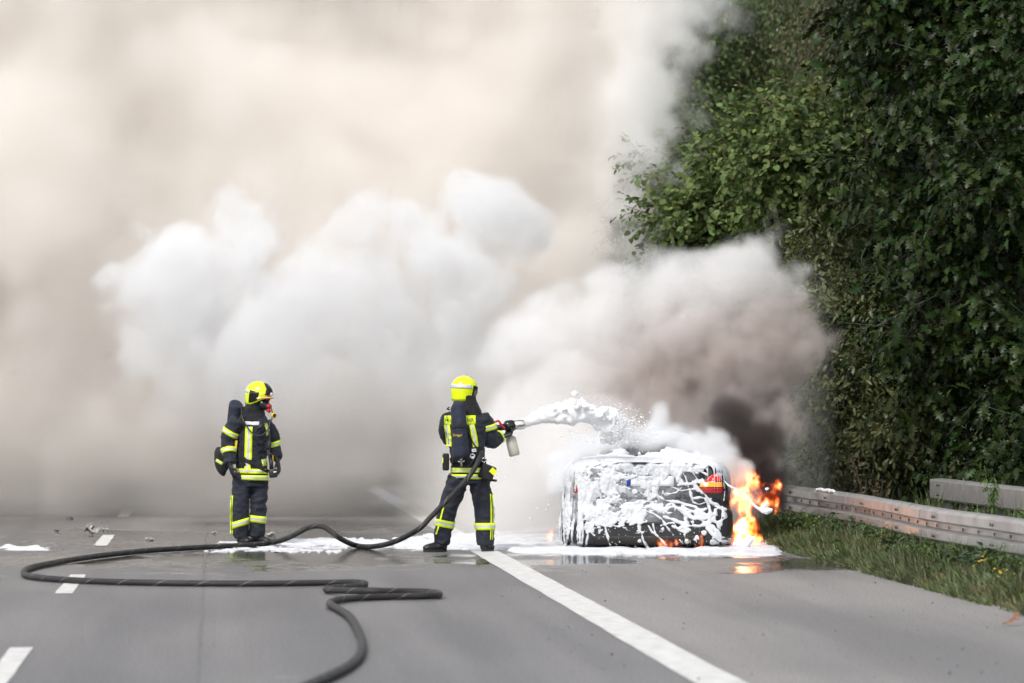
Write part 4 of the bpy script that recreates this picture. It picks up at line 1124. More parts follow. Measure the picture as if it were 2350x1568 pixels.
# distant wood closing the view behind them
fw = []
rgf = np.random.default_rng(5)
for i in range(70):
    fw.append(E(1380 + (i % 35) * 30 + rgf.normal() * 20, rgf.uniform(-250, 450) if i < 45 else rgf.uniform(300, 1000), 108 + rgf.uniform(-6, 10), rgf.uniform(110, 190)))
P, R, S, tw = crown_leaves(fw, 6500, 8, 0.34, 31, 0.9, 0.5, 0.9, TOW, 0.8)
o = link('wood', leaf_mesh('wood', P, R, S, L_SMALL, M['far_leaf'])); tag(o, 'dense green wood closing the view behind the roadside trees', 'wood', kind='stuff')

# ------------------------------------------------------------------ verge grass and weeds
def grass(name, n, seed, xr, yr, hr, mat, bend=0.5, wid=0.006, clump=2.0, dens=None):
    rg = np.random.default_rng(seed)
    x = rg.uniform(*xr, n * 2); y = rg.uniform(*yr, n * 2)
    cn = np.array([mnoise.noise(Vector((a * clump, b * clump, seed))) for a, b in zip(x, y)])
    ok = cn > rg.uniform(-0.55, 0.25, len(x))
    if dens is not None: ok &= dens(x, y) > rg.random(len(x))
    x, y, cn = x[ok][:n], y[ok][:n], cn[ok][:n]; n = len(x)
    z = np.array([verge_z(a, b) for a, b in zip(x, y)])
    h = rg.uniform(*hr, n) * (0.75 + 0.9 * np.clip(cn + 0.2, 0, 1)); az = rg.uniform(0, 2 * PI, n)
    # blades near the asphalt are shorter and lean out over it
    near = np.clip((x - ROAD_R) / 0.45, 0.0, 1); h *= 0.35 + 0.65 * near
    dx = np.cos(az) - (1 - near) * 0.8; dy = np.sin(az)
    b = bend * rg.uniform(0.2, 1.2, n); V = np.zeros((n, 7, 3), np.float32)
    sx, sy = -np.sin(az), np.cos(az); w_ = wid * rg.uniform(0.6, 1.4, n)
    for k, t in enumerate((0, .4, .75, 1)):
        ox = x + dx * h * b * t * t; oy = y + dy * h * b * t * t; oz = z + h * t * (1 - 0.35 * b * t)
        wk = w_ * (1, 0.9, .6, 0)[k]
        if k < 3:
            V[:, 2 * k] = np.stack([ox - sx * wk, oy - sy * wk, oz], 1); V[:, 2 * k + 1] = np.stack([ox + sx * wk, oy + sy * wk, oz], 1)
        else: V[:, 6] = np.stack([ox, oy, oz], 1)
    F = np.array([[0, 1, 3], [0, 3, 2], [2, 3, 5], [2, 5, 4], [4, 5, 6]])
    FF = F[None] + (np.arange(n) * 7)[:, None, None]
    return mesh_np(name, V.reshape(-1, 3), FF.reshape(-1, 3), [mat])
M['grass'] = nmat('grass_blade', (0.098, 0.128, 0.046), 0.5, 0.35, 0.7, island=0.45, trans=0.25)
M['dry_grass'] = nmat('dry_grass_blade', (0.19, 0.15, 0.07), 0.6, 0.3, 1, island=0.35, trans=0.2)
o = link('grass', grass('grass', 42000, 3, (ROAD_R - 0.06, 7.35), (30, 52.5), (.09, .36), M['grass'], 0.8, 0.0055)); tag(o, kind='stuff')
o = link('dry_grass', grass('dry_grass', 8000, 4, (ROAD_R - 0.02, 7.3), (30, 52.5), (.15, .33), M['dry_grass'], 0.9, 0.004)); tag(o, kind='stuff')
o = link('tall_grass', grass('tall_grass', 9000, 6, (7.2, 9.6), (34, 66), (.25, .6), M['grass'], 0.6, 0.006)); tag(o, kind='stuff')
# broad-leaved ground plants among the grass
M['weed'] = nmat('weed_leaf', (0.0510, 0.0892, 0.0255), 0.5, 0.3, 1.0, island=0.35, trans=0.2)
M['weed_dark'] = nmat('dark_weed_leaf', (0.032, 0.062, 0.02), 0.45, 0.3, 1.0, island=0.35, trans=0.15)
rgw = np.random.default_rng(8); n = 9500
x = rgw.uniform(6.42, 7.15, n); y = rgw.uniform(31, 51.5, n)
cn = np.array([mnoise.noise(Vector((a * 1.5, b * 1.1, 44))) for a, b in zip(x, y)]); ok = cn > -0.05; x, y, cn = x[ok], y[ok], cn[ok]
z = np.array([verge_z(a, b) for a, b in zip(x, y)]) + rgw.uniform(0.02, 0.24, len(x)) * (0.4 + np.clip(cn * 2, 0, 1)) * np.clip((x - 6.3) / 0.4, 0.2, 1)
ax = rgw.standard_normal((len(x), 3)); ax[:, 2] *= 0.4
R = frames(ax, np.array([0, 0, 1.0]) + rgw.standard_normal((len(x), 3)) * 0.35)
o = link('ground_weeds', leaf_mesh('ground_weeds', np.stack([x, y, z], 1), R, rgw.uniform(.05, .11, len(x)), L_SMALL, M['weed'])); tag(o, kind='stuff')

def stalk_plant(name, label, cat, loc, h, nst, spread, lsize, nl, T, lmat, smat, seed, group=None, flower=None, droop=0.4, lean=(0, 0)):
    """plant of several stems with leaves along them, flower heads at the tips"""
    rg = np.random.default_rng(seed); t = thing(name, label, cat, loc, group=group)
    P = []; A = []; tips = []
    for s in range(nst):
        az = rg.uniform(0, 2 * PI); hh = h * rg.uniform(.7, 1.1)
        tip = Vector((math.cos(az) * spread * rg.uniform(.3, 1) + lean[0], math.sin(az) * spread * rg.uniform(.3, 1) + lean[1], hh))
        pts = curve_pts([(0, 0, -.03), tip * 0.5 + Vector((0, 0, hh * .08)) - Vector((tip.x * .2, tip.y * .2, 0)), tip], 5)
        MB().tube(pts, [.006 * (1.1 - .8 * i / len(pts)) for i in range(len(pts))], 5).build('stem', smat, t, True)
        tips.append(tip)
        for i in range(nl):
            f = 0.12 + 0.88 * (i + rg.random()) / nl; q = pts[min(int(f * (len(pts) - 1)), len(pts) - 1)]
            a = rg.uniform(0, 2 * PI)
            P.append(tuple(q + Vector((0, 0, rg.uniform(-.02, .02))))); A.append((math.cos(a), math.sin(a), rg.uniform(-droop, .5)))
    P = np.array(P); A = np.array(A)
    R = frames(A, np.array([0, 0, 1.0]) + rg.standard_normal((len(P), 3)) * .2)
    o = link('leaves', leaf_mesh('leaves', P, R, lsize * rg.uniform(.6, 1.2, len(P)), T, lmat), t); o['kind'] = 'stuff'
    if flower:
        fm, fr, nf = flower
        for tip in tips:
            for i in range(nf):
                p = tip + Vector((rg.normal() * .035, rg.normal() * .035, rg.normal() * .02 + .01))
                mb = MB()
                for k in range(7):
                    a = 2 * PI * k / 7
                    mb.tube([p, p + Vector((math.cos(a) * fr * .6, math.sin(a) * fr * .6, fr * .35)), p + Vector((math.cos(a) * fr, math.sin(a) * fr, fr * .3))], [.003, .006, .002], 4)
                mb.ball(p + Vector((0, 0, .004)), (.006, .006, .005), 1)
                mb.build('flower', fm, t, True)
    return t
M['stem'] = nmat('green_stem', (0.07, 0.10, 0.035), 0.6)
M['brown_stem'] = nmat('brown_stem', (0.07, 0.05, 0.035), 0.7)
M['yellow_fl'] = nmat('yellow_petal', (0.75, 0.52, 0.02), 0.5)
M['blue_fl'] = nmat('blue_petal', (0.16, 0.18, 0.5), 0.5)
M['dock'] = nmat('dock_seed', (0.035, 0.030, 0.018), 0.8, 0.3, 5, island=0.4)
M['feather'] = nmat('goldenrod_leaf', (0.080, 0.135, 0.03), 0.5, 0.3, 2, island=0.3, trans=0.25)
M['rust_weed'] = nmat('rusty_weed', (0.075, 0.052, 0.024), 0.7, 0.3, 2, island=0.4)
def vpos(px, X):
    d = X / (math.sin(math.atan((px - 1174.5) / FPX) + YAW)) * math.cos(math.atan((px - 1174.5) / FPX))
    p = at(px, 1000, d); return (p.x, p.y, verge_z(p.x, p.y))
for i, (px, X, lab) in enumerate([(2306, 6.62, 'leafy weed with a few yellow flowers nearest the corner of the road'), (2262, 6.75, 'yellow-flowered weed in the grass under the near guardrail'), (2335, 6.80, 'yellow-flowered weed at the right picture edge under the rail')]):
    stalk_plant('ragwort', lab, 'plant', vpos(px, X), .20 + .04 * i, 6, .09, .06, 9, L_SMALL, M['weed_dark'], M['stem'], 60 + i, 'yellow flowering weeds', (M['yellow_fl'], .011, 2))
for i, (px, X) in enumerate([(2148, 6.80), (2172, 6.72), (2205, 6.66), (2092, 6.86)]):
    stalk_plant('chicory', ['first chicory with pale blue flowers left of the rail kink', 'second chicory with blue flowers in the middle of the verge', 'third chicory with blue flowers, nearest the road', 'smallest blue-flowered chicory, farthest up the verge'][i], 'plant', vpos(px, X), .26, 3, .06, .05, 6, L_SMALL, M['weed'], M['stem'], 70 + i, 'blue flowering chicory', (M['blue_fl'], .010, 1))
for i, (px, X, h) in enumerate([(1808, 7.5, .72), (1834, 7.55, .95), (1866, 7.6, .72), (1894, 7.6, .72)]):
    stalk_plant('dock_plant', ['dark dried dock stalk nearest the black smoke', 'tallest dark dried dock stalk behind the guardrail', 'short dark dock stalk right of the tallest one', 'dark dock stalk beside the rusty weeds'][i], 'plant', vpos(px, X), h, 2, .04, .055, 34, L_SMALL, M['dock'], M['brown_stem'], 80 + i, 'dried dock stalks')
for i, (px, X, h) in enumerate([(1932, 7.55, 1.05), (1962, 7.6, .95), (1985, 7.5, .8), (2020, 7.6, .75)]):
    stalk_plant('mugwort', ['tall rusty brown weed left of the others behind the rail', 'second rusty brown weed behind the rail', 'third rusty brown weed behind the rail', 'rightmost rusty brown weed behind the rail'][i], 'plant', vpos(px, X), h, 7, .16, .05, 30, L_SMALL, M['rust_weed'], M['brown_stem'], 90 + i, 'rusty brown weeds')
for i, (px, X, h) in enumerate([(2274, 7.55, .98), (2242, 7.5, .58), (2312, 7.5, .52), (2338, 7.45, .66), (2222, 7.6, .50)]):
    stalk_plant('goldenrod', ['tall feathery green shoot rising above both rails', 'short feathery green shoot left of the tall one between the rails', 'low feathery green shoot right of the tall one', 'feathery green shoot at the picture edge', 'leftmost short feathery shoot by the box rail'][i], 'plant', vpos(px, X), h, 4 if i == 0 else 6, .09 if i == 0 else .16,   .085, 115, leaf_t([(.09, .3), (.08, .7)], .2, .35), M['feather'], M['stem'], 100 + i, 'feathery green shoots between the rails', droop=0.7)
ORD = ['at the far grass tip beside the fire', 'second from the fire', 'third from the fire', 'fourth from the fire', 'fifth from the fire', 'sixth from the fire', 'seventh from the fire', 'eighth from the fire', 'ninth from the fire', 'tenth from the fire', 'eleventh from the fire', 'twelfth from the fire', 'nearest the right picture edge']
for i, (px, X, h) in enumerate([(1800, 6.45, .42), (1830, 6.6, .40), (1865, 6.7, .42), (1900, 6.72, .38), (1945, 6.75, .40), (2000, 6.78, .36), (2045, 6.72, .34), (2090, 6.80, .36), (2130, 6.74, .30), (2185, 6.80, .34), (2235, 6.78, .36), (2285, 6.82, .38), (2330, 6.74, .36)]):
    stalk_plant('verge_weed', 'bushy green weed under the guardrail, ' + ORD[i], 'plant', vpos(px, X), h, 13, .26, .075, 15, L_SMALL, (M['weed'], M['weed_dark'], M['feather'])[i % 3], M['stem'], 120 + i, 'bushy verge weeds')
# ------------------------------------------------------------------ burning car
M['paint_c'] = nmat('black_car_paint', (0.010, 0.011, 0.014), 0.22, 0.3, 6, coat=0.6)
M['trim'] = nmat('black_plastic', (0.014, 0.014, 0.015), 0.5, 0.25, 12)
M['glass'] = nmat('dark_glass', (0.010, 0.013, 0.018), 0.06, spec=0.8)
M['soot'] = nmat('sooted_plastic', (0.018, 0.014, 0.012), 0.7, 0.4, 7)
def lamp_mat(name, c, e):
    m = nmat(name, c, 0.12, 0.15, 20, coat=0.5); p = m.node_tree.nodes['Principled BSDF']
    p.inputs['Emission Color'].default_value = (*c, 1); p.inputs['Emission Strength'].default_value = e; return m
M['lamp_red'] = lamp_mat('red_lamp_lens', (0.62, 0.012, 0.010), 0.45)
M['lamp_dark'] = lamp_mat('dark_red_lens', (0.30, 0.006, 0.012), 0.12)
M['lamp_amb'] = lamp_mat('amber_lens', (0.75, 0.26, 0.02), 0.45)
M['bulb'] = lamp_mat('lit_bulb', (1.0, 0.62, 0.22), 9.0)
M['blue'] = nmat('blue_band', (0.01, 0.05, 0.35), 0.4)
def film(m, x0=-.2, x1=.75):
    """thin dried foam film lying on the panels, thicker on the left and upper side"""
    t = m.node_tree; N = t.nodes.new; L = t.links.new; p = t.nodes['Principled BSDF']
    tc = N('ShaderNodeTexCoord'); sp = N('ShaderNodeSeparateXYZ'); L(tc.outputs['Object'], sp.inputs[0])
    def mr(x, a, b, c=0, d=1):
        r = N('ShaderNodeMapRange'); r.interpolation_type = 'SMOOTHSTEP'
        for i, v_ in enumerate((a, b, c, d)): r.inputs[i + 1].default_value = v_
        L(x, r.inputs[0]); return r.outputs[0]
    def mu(a, b, op='MULTIPLY'):
        n = N('ShaderNodeMath'); n.operation = op; L(a, n.inputs[0]); L(b, n.inputs[1]); return n.outputs[0]
    n1 = N('ShaderNodeTexNoise'); n1.inputs['Scale'].default_value = 11; n1.inputs['Detail'].default_value = 8; n1.inputs['Roughness'].default_value = .7; L(tc.outputs['Object'], n1.inputs['Vector'])
    g = mu(mr(sp.outputs[0], x1, x0), mr(sp.outputs[2], .26, .40)); y_ = mr(sp.outputs[1], 1.2, .5); g = mu(g, y_)
    f = mu(g, mr(n1.outputs[0], .34, .66, .15, .95))
    mx = N('ShaderNodeMix'); mx.data_type = 'RGBA'; mx.inputs[7].default_value = (.42, .43, .45, 1)
    l = p.inputs['Base Color'].links; L(l[0].from_socket, mx.inputs[6]); L(f, mx.inputs[0]); L(mx.outputs[2], p.inputs['Base Color'])
    rr = N('ShaderNodeMix'); rr.data_type = 'FLOAT'; rr.inputs[2].default_value = p.inputs['Roughness'].default_value; rr.inputs[3].default_value = .6; L(f, rr.inputs[0]); L(rr.outputs[0], p.inputs['Roughness'])
film(M['paint_c']); film(M['trim'])
CAR = ground(1487, 1262); CAR_RZ = -(YAW + math.atan((1487 - 1174.5) / FPX)) + rad(1.2)
car = thing('car', 'black saloon car burning on the hard shoulder, its tail smothered in white foam', 'car', CAR, CAR_RZ)
def sect(st, n=44):
    vs = []; fs = []
    for (y, w_, zb, zt, p) in st:
        zc, h = (zb + zt) / 2, (zt - zb) / 2
        for k in range(n):
            a = 2 * PI * k / n; c, s = math.cos(a), math.sin(a)
            x = math.copysign(abs(c) ** p, c) * w_; z = zc + math.copysign(abs(s) ** p, s) * h
            # tumblehome: sides lean in towards the top
            x *= 1 - 0.05 * max(0, (z - .5)) ** 1.0
            vs.append((x, y, z))
    m = len(st)
    for i in range(m - 1):
        for k in range(n):
            k2 = (k + 1) % n; fs.append((i * n + k, i * n + k2, (i + 1) * n + k2, (i + 1) * n + k))
    fs.append(tuple(range(n - 1, -1, -1))); fs.append(tuple((m - 1) * n + k for k in range(n)))
    return MB().add(vs, fs)
body_mb = sect([(.0, .66, .40, .925, .30), (.012, .74, .36, .945, .30), (.05, .82, .30, .962, .32), (.12, .875, .20, .970, .34), (.25, .915, .12, .975, .36), (.6, .925, .09, .985, .38), (1.2, .925, .09, .99, .38), (2.2, .925, .09, .95, .38), (3.2, .92, .09, .86, .38), (3.9, .90, .1, .78, .4), (4.25, .82, .12, .68, .42), (4.38, .62, .18, .58, .45)])
body = body_mb.build('body', M['paint_c'], car, True)
bm_ = MB(); bm_.v = body_mb.v; bm_.f = body_mb.f; bm_.m = body_mb.m
cab_mb = sect([(.62, .60, .88, .955, .45), (.9, .615, .88, 1.04, .42), (1.35, .585, .88, 1.185, .42), (1.7, .555, .88, 1.235, .42), (2.3, .56, .88, 1.24, .42), (2.7, .585, .88, 1.16, .42), (3.25, .64, .84, .95, .45)])
cab = cab_mb.build('roof', M['paint_c'], car, True)
bump_mb = sect([(-.085, .62, .12, .455, .35), (-.075, .74, .09, .475, .32), (-.04, .835, .06, .49, .32), (.03, .895, .05, .50, .34), (.15, .935, .05, .505, .36), (.42, .94, .07, .50, .38), (.46, .92, .09, .48, .38)])
bumper = bump_mb.build('bumper', M['trim'], car, True)
allv = MB()
for q in (body_mb, cab_mb, bump_mb): allv.add(q.v, q.f)
cbvh = BVHTree.FromPolygons([Vector(v) for v in allv.v], allv.f)
def decal(name, quad, mat, parent, off=.006, nx=8, nz=6, d=(0, 1, 0), thick=.006):
    """panel laid on the car: quad [(x,z) top-left, top-right, bottom-right, bottom-left], cast along d"""
    D = Vector(d); vs = []; fs = []; last = None
    for j in range(nz + 1):
        for i in range(nx + 1):
            u, v = i / nx, j / nz
            a = Vector(quad[0]).lerp(Vector(quad[1]), u); b = Vector(quad[3]).lerp(Vector(quad[2]), u); p = a.lerp(b, v)
            o = Vector((p.x, -2, p.y)); h = cbvh.ray_cast(o, D, 6)
            q = h[0] if h[0] is not None else (last or Vector((p.x, .1, p.y))); last = q
            vs.append(q - D * off)
    for j in range(nz):
        for i in range(nx):
            b = j * (nx + 1) + i; fs.append((b, b + 1, b + nx + 2, b + nx + 1))
    me = bpy.data.meshes.new(name); me.from_pydata(vs, [], fs); me.materials.append(mat); me.polygons.foreach_set('use_smooth', [True] * len(fs))
    o = link(name, me, parent); s = o.modifiers.new('t', 'SOLIDIFY'); s.thickness = thick; s.offset = 1 if d[1] > 0 else -1
    return o
for s in (1, -1):
    r = decal('tail_light', [(s * .70, .825), (s * .775, .845), (s * .805, .757), (s * .62, .757)] if s > 0 else [(-.775, .845), (-.70, .825), (-.62, .757), (-.805, .757)], M['lamp_red'], car, .012 if s > 0 else .004)
    decal('amber_lens', [(s * .575, .745), (s * .808, .745), (s * .815, .692), (s * .56, .692)] if s > 0 else [(-.808, .745), (-.575, .745), (-.56, .692), (-.815, .692)], M['lamp_amb'] if s > 0 else M['lamp_dark'], r, .012 if s > 0 else .004)
    decal('red_lens', [(s * .56, .683), (s * .815, .683), (s * .825, .625), (s * .62, .625)] if s > 0 else [(-.815, .683), (-.56, .683), (-.62, .625), (-.825, .625)], M['lamp_dark'], r, .012 if s > 0 else .004)
    if s > 0:
        h = cbvh.ray_cast(Vector((.632, -2, .718)), Vector((0, 1, 0)), 6)[0]
        MB().ball(h + Vector((0, -.022, 0)), (.016, .006, .013), 2).build('bulb', M['bulb'], r, True)
lid = decal('boot_lid', [(-.66, .945), (.66, .945), (.56, .56), (-.56, .56)], M['paint_c'], car, .003, 14, 8, thick=.003)
pl = decal('number_plate', [(-.24, .81), (.28, .81), (.28, .70), (-.24, .70)], M['white_l'], car, .008, 6, 3)
decal('blue_band', [(-.238, .808), (-.195, .808), (-.195, .702), (-.238, .702)], M['blue'], pl, .016, 2, 2)
decal('rear_window', [(-.43, 1.20), (.43, 1.20), (.545, 1.0), (-.545, 1.0)], M['glass'], car, .006, 10, 6)
decal('bumper_groove', [(-.70, .305), (.70, .305), (.74, .275), (-.74, .275)], M['soot'], bumper, .003, 14, 2)
decal('valance', [(-.62, .16), (.62, .16), (.60, .07), (-.60, .07)], M['soot'], bumper, .006, 12, 3)
MB().tube([(.42, -.12, .10), (.42, .1, .10)], [.032, .032], 14).build('exhaust_pipe', M['chrome'], car, True)
for s in (1, -1):
    # side windows and door seam
    vs = [(s * .60, 1.15, 1.005), (s * .60, 2.75, 1.0), (s * .565, 2.35, 1.12), (s * .565, 1.6, 1.125)]
    vs = [(x + s * .022, y, z) for x, y, z in vs]
    me = bpy.data.meshes.new('side_window'); me.from_pydata(vs, [], [(0, 1, 2, 3)]); me.materials.append(M['glass'])
    o = link('side_window', me, car); sm = o.modifiers.new('t', 'SOLIDIFY'); sm.thickness = .01; sm.offset = 0
    mi_ = MB().box((s * .91, 2.75, .93), (.12, .07, .09), bev=.02).build('mirror', M['paint_c'], car, True)
    for yw in (.82, 3.42):
        w_ = MB()
        w_.tube([(s * .72, yw, .24), (s * .74, yw, .24), (s * .90, yw, .24), (s * .932, yw, .24)], [.24, .285, .285, .24], 26)
        tyre = w_.build('tyre', M['rubber'], car, True)
        for v in tyre.data.vertices: v.co.z = max(v.co.z, .004)
        MB().tube([(s * .90, yw, .24), (s * .945, yw, .24)], [.19, .17], 20).build('rim', M['soot'], tyre, True)

# ---------- foam clinging to the tail of the car
def noise2(nx, nz, sx, sz, cx, cz, rng, octs=4, gain=.5):
    out = np.zeros((nx, nz), np.float32); a = 1.0
    for k in range(octs):
        A = spl(nx, max(sx / (cx / 2 ** k), .5), rng.random()); B = spl(nz, max(sz / (cz / 2 ** k), .5), rng.random())
        out += a * 2 * (A @ rng.standard_normal((A.shape[1], B.shape[1])).astype(np.float32) @ B.T); a *= gain
    return out
def ranked(n):
    r = np.empty(n.size, np.float32); r[np.argsort(n.ravel())] = np.linspace(0, 1, n.size); return r.reshape(n.shape)
def seg_dist(X, Z, pts):
    d = np.full(X.shape, 1e9)
    for (a, b), (c, e) in zip(pts, pts[1:]):
        vx, vz = c - a, e - b; t = np.clip(((X - a) * vx + (Z - b) * vz) / (vx * vx + vz * vz + 1e-9), 0, 1)
        d = np.minimum(d, np.hypot(X - a - t * vx, Z - b - t * vz))
    return d
rg_f = np.random.default_rng(77)
STEP = 4.5
cxs = np.arange(20, 1800, STEP); cys = np.arange(205, 1118, STEP)
X, Z = np.meshgrid(cxs, cys, indexing='ij'); nX, nZ = X.shape
GX = [60, 250, 440, 630, 820, 1010, 1200, 1390, 1580, 1770]; GY = [220, 330, 440, 550, 660, 770, 880, 990, 1100]
G = np.array([[.8, .95, .95, .85, .85, .9, .95, .95, .85, .3], [.9, .93, .90, .82, .76, .74, .70, .46, .30, .2], [.95, .93, .90, .80, .70, .70, .60, .40, .10, .12], [.95, .93, .92, .84, .72, .64, .52, .40, .18, .08],
              [.95, .95, .80, .82, .66, .44, .30, .36, .26, .04], [.95, .95, .74, .80, .60, .26, .22, .34, .2, .03], [.92, .84, .34, .52, .30, .10, .12, .2, .16, .02], [.8, .5, .03, .03, .02, .03, .04, .05, .16, .06], [.62, .4, .03, .03, .03, .03, .04, .06, .12, .06]])
ix = np.clip(np.searchsorted(GX, X) - 1, 0, 8); iz = np.clip(np.searchsorted(GY, Z) - 1, 0, 7)
gx = np.array(GX); gy = np.array(GY)
fx = np.clip((X - gx[ix]) / (gx[ix + 1] - gx[ix]), 0, 1); fz = np.clip((Z - gy[iz]) / (gy[iz + 1] - gy[iz]), 0, 1)
cov = G[iz, ix] * (1 - fx) * (1 - fz) + G[iz, ix + 1] * fx * (1 - fz) + G[iz + 1, ix] * (1 - fx) * fz + G[iz + 1, ix + 1] * fx * fz
cov = cov * np.where((X > 600) & (Z > 300), .86, 1.0)
sx_, sz_ = nX * STEP, nZ * STEP
# scalloped lower edge of the thick foam
ed = 862 + 14 * noise2(nX, 4, sx_, 10, 60, 10, rg_f, 3)[:, :1]
cov = np.where((Z > ed) & (X > 380) & (X < 1100), np.minimum(cov, .05), cov)
nl = noise2(nX, nZ, sx_, sz_, 30, 420, rg_f, 3); nm_ = noise2(nX, nZ, sx_, sz_, 95, 58, rg_f, 4, .62)
nr_ = -np.abs(noise2(nX, nZ, sx_, sz_, 150, 120, rg_f, 3, .4)) + .12 * noise2(nX, nZ, sx_, sz_, 40, 40, rg_f, 3)
wl = np.clip((360 - X) / 120, 0, 1); wr = np.clip((X - 850) / 250, 0, 1) * (1 - wl); wm = 1 - wl - wr
nn = ranked(nl) * wl + ranked(nm_) * wm + ranked(-nr_) * wr
nn = ranked(nn); th = cov - nn
fine = noise2(nX, nZ, sx_, sz_, 16, 13, rg_f, 2, .6)
th -= np.clip((95 - X) / 70, 0, 1) * (.35 + .5 * ranked(noise2(nX, nZ, sx_, sz_, 26, 200, rg_f, 3)))
th += .05 * fine * (cov < .93) * (cov > .2)
strokes = [([(640, 640), (700, 705), (755, 770), (795, 778), (815, 740), (815, 640)], 13), ([(1100, 690), (1080, 722), (1130, 745), (1188, 730), (1205, 685), (1165, 650)], 11),
 ([(1380, 430), (1420, 500), (1500, 560), (1560, 640), (1640, 680), (1705, 712)], 15), ([(1080, 780), (1200, 822), (1330, 868), (1440, 872), (1530, 832), (1553, 760), (1540, 690), (1500, 600)], 14),
 ([(490, 850), (510, 960), (530, 1040), (556, 1082)], 11), ([(820, 868), (860, 950), (880, 1030), (915, 1080), (925, 1120)], 9), ([(975, 860), (1000, 960), (1060, 1010), (1110, 1072)], 9), ([(925, 870), (960, 930), (1022, 972)], 7),
 ([(890, 720), (970, 745), (1060, 800), (1110, 880), (1150, 935)], 12), ([(392, 835), (400, 790), (470, 800), (502, 830), (470, 866), (402, 868), (392, 835)], 8), ([(1540, 760), (1540, 830), (1530, 900), (1590, 970), (1640, 1020)], 20),
 ([(1170, 875), (1230, 902), (1272, 885)], 13), ([(350, 935), (390, 970)], 12), ([(1340, 500), (1355, 570), (1380, 640), (1440, 660), (1500, 640)], 9), ([(660, 430), (695, 480), (740, 502)], 10), ([(690, 362), (730, 358), (742, 400)], 7),
 ([(1270, 680), (1310, 745), (1370, 790), (1440, 800), (1520, 770)], 18), ([(1300, 700), (1400, 740), (1500, 700)], 13), ([(1250, 300), (1300, 380), (1330, 480)], 8), ([(1290, 270), (1370, 330), (1430, 420), (1480, 440)], 8), ([(1340, 250), (1440, 320), (1520, 360)], 8),
 ([(1200, 330), (1260, 400), (1270, 480), (1210, 540), (1100, 560)], 8), ([(1160, 480), (1260, 520), (1400, 500)], 7), ([(1000, 560), (1100, 620), (1250, 640), (1400, 680)], 11), ([(1640, 345), (1680, 420), (1700, 520), (1690, 620)], 7),
 ([(1420, 700), (1480, 760), (1430, 800)], 8), ([(1380, 600), (1450, 590), (1560, 600)], 8), ([(1290, 960), (1296, 1000)], 8), ([(1240, 1010), (1275, 1050)], 5), ([(1560, 880), (1620, 930), (1650, 1000)], 24), ([(1640, 1020), (1740, 1040)], 18), ([(1090, 690), (1120, 660), (1170, 650)], 8), ([(1670, 760), (1640, 900)], 3.5)]
for x0 in (95, 135, 178, 222, 268, 318): strokes.append(([(x0 + 6, 640), (x0, 800), (x0 - 8 + rg_f.uniform(-14, 14), 960), (x0 - 22 + rg_f.uniform(-22, 22), 1095)], 8))
blobs = [(1575, 1040, 36), (1690, 1050, 34), (1480, 945, 26), (1620, 960, 40), (1660, 1092, 16), (1400, 1080, 20), (1420, 745, 34), (1330, 735, 22), (1500, 790, 24), (230, 1050, 30), (180, 1080, 34), (1160, 930, 14), (1075, 905, 11), (840, 1025, 13), (790, 540, 26), (330, 720, 30), (1250, 1105, 12)]
for i in range(150):
    blobs.append((rg_f.uniform(400, 1720), rg_f.uniform(880, 1105), rg_f.choice([2.5, 3, 4, 5, 7, 9], p=[.3, .25, .2, .13, .08, .04])))
wob = 5 * noise2(nX, nZ, sx_, sz_, 40, 40, rg_f, 2)
for pts, w_ in strokes: th = np.maximum(th, (w_ - (seg_dist(X, Z, pts) + wob * min(1, w_ / 10))) / 45)
for bx, by, r in blobs: th = np.maximum(th, (r - (np.hypot(X - bx, (Z - by)) + (wob * 1.6 if r > 9 else 0))) / 45)
M['foam'] = nmat('white_foam', (0.60, 0.61, 0.63), 0.45, 0.06, 30, bump=0.25, bscale=90, spec=0.3)
M['foam_b'] = nmat('fresh_foam', (0.80, 0.80, 0.81), 0.6, 0.03, 30, spec=0.25)
def height_foam(name, th, pts, nrm, tmax, parent=None, kind='stuff', gain=5.0, extra=None):
    nx, nz = th.shape
    hgt = np.where(th > 0, tmax * np.sqrt(np.clip(th * gain, 0, 1)) + .002, -.004)
    if extra is not None: hgt = np.where(th > 0, hgt + extra, hgt)
    V = pts + nrm * hgt[..., None]
    ok = np.isfinite(V).all(-1)
    q = lambda a: np.stack([a[:-1, :-1], a[1:, :-1], a[1:, 1:], a[:-1, 1:]], -1)
    idx = np.arange(nx * nz).reshape(nx, nz)
    m = (q(th > 0).sum(-1) >= 1) & q(ok).all(-1)
    F = q(idx)[m]
    used = np.unique(F); mp = np.full(nx * nz, -1); mp[used] = np.arange(len(used))
    me = mesh_np(name, V.reshape(-1, 3)[used], mp[F], [M['foam']])
    o = link(name, me, parent)
    if kind: o['kind'] = kind
    return o
pts = np.full((nX, nZ, 3), np.nan); nrm = np.zeros((nX, nZ, 3))
for i in range(nX):
    for j in range(nZ):
        o_ = Vector(((cxs[i] - 927) * .00109, -2, (1117 - cys[j]) * .00109))
        h = cbvh.ray_cast(o_, Vector((0, 1, 0)), 4.2)
        if h[0] is not None: pts[i, j] = h[0]; n_ = h[1] * (-0.6 if h[1].y > 0 else 0.6) + Vector((0, -.8, 0)); nrm[i, j] = n_.normalized()
        elif cys[j] > 500 and abs(o_.x) < 1.02: pts[i, j] = (o_.x, .25 + .3 * (abs(o_.x) - .93), o_.z); nrm[i, j] = (0, -1, 0)
relief = .006 * noise2(nX, nZ, sx_, sz_, 34, 60, rg_f, 3) * (cov > .5)
height_foam('foam_coat', th, pts, nrm, .014, car, extra=relief)
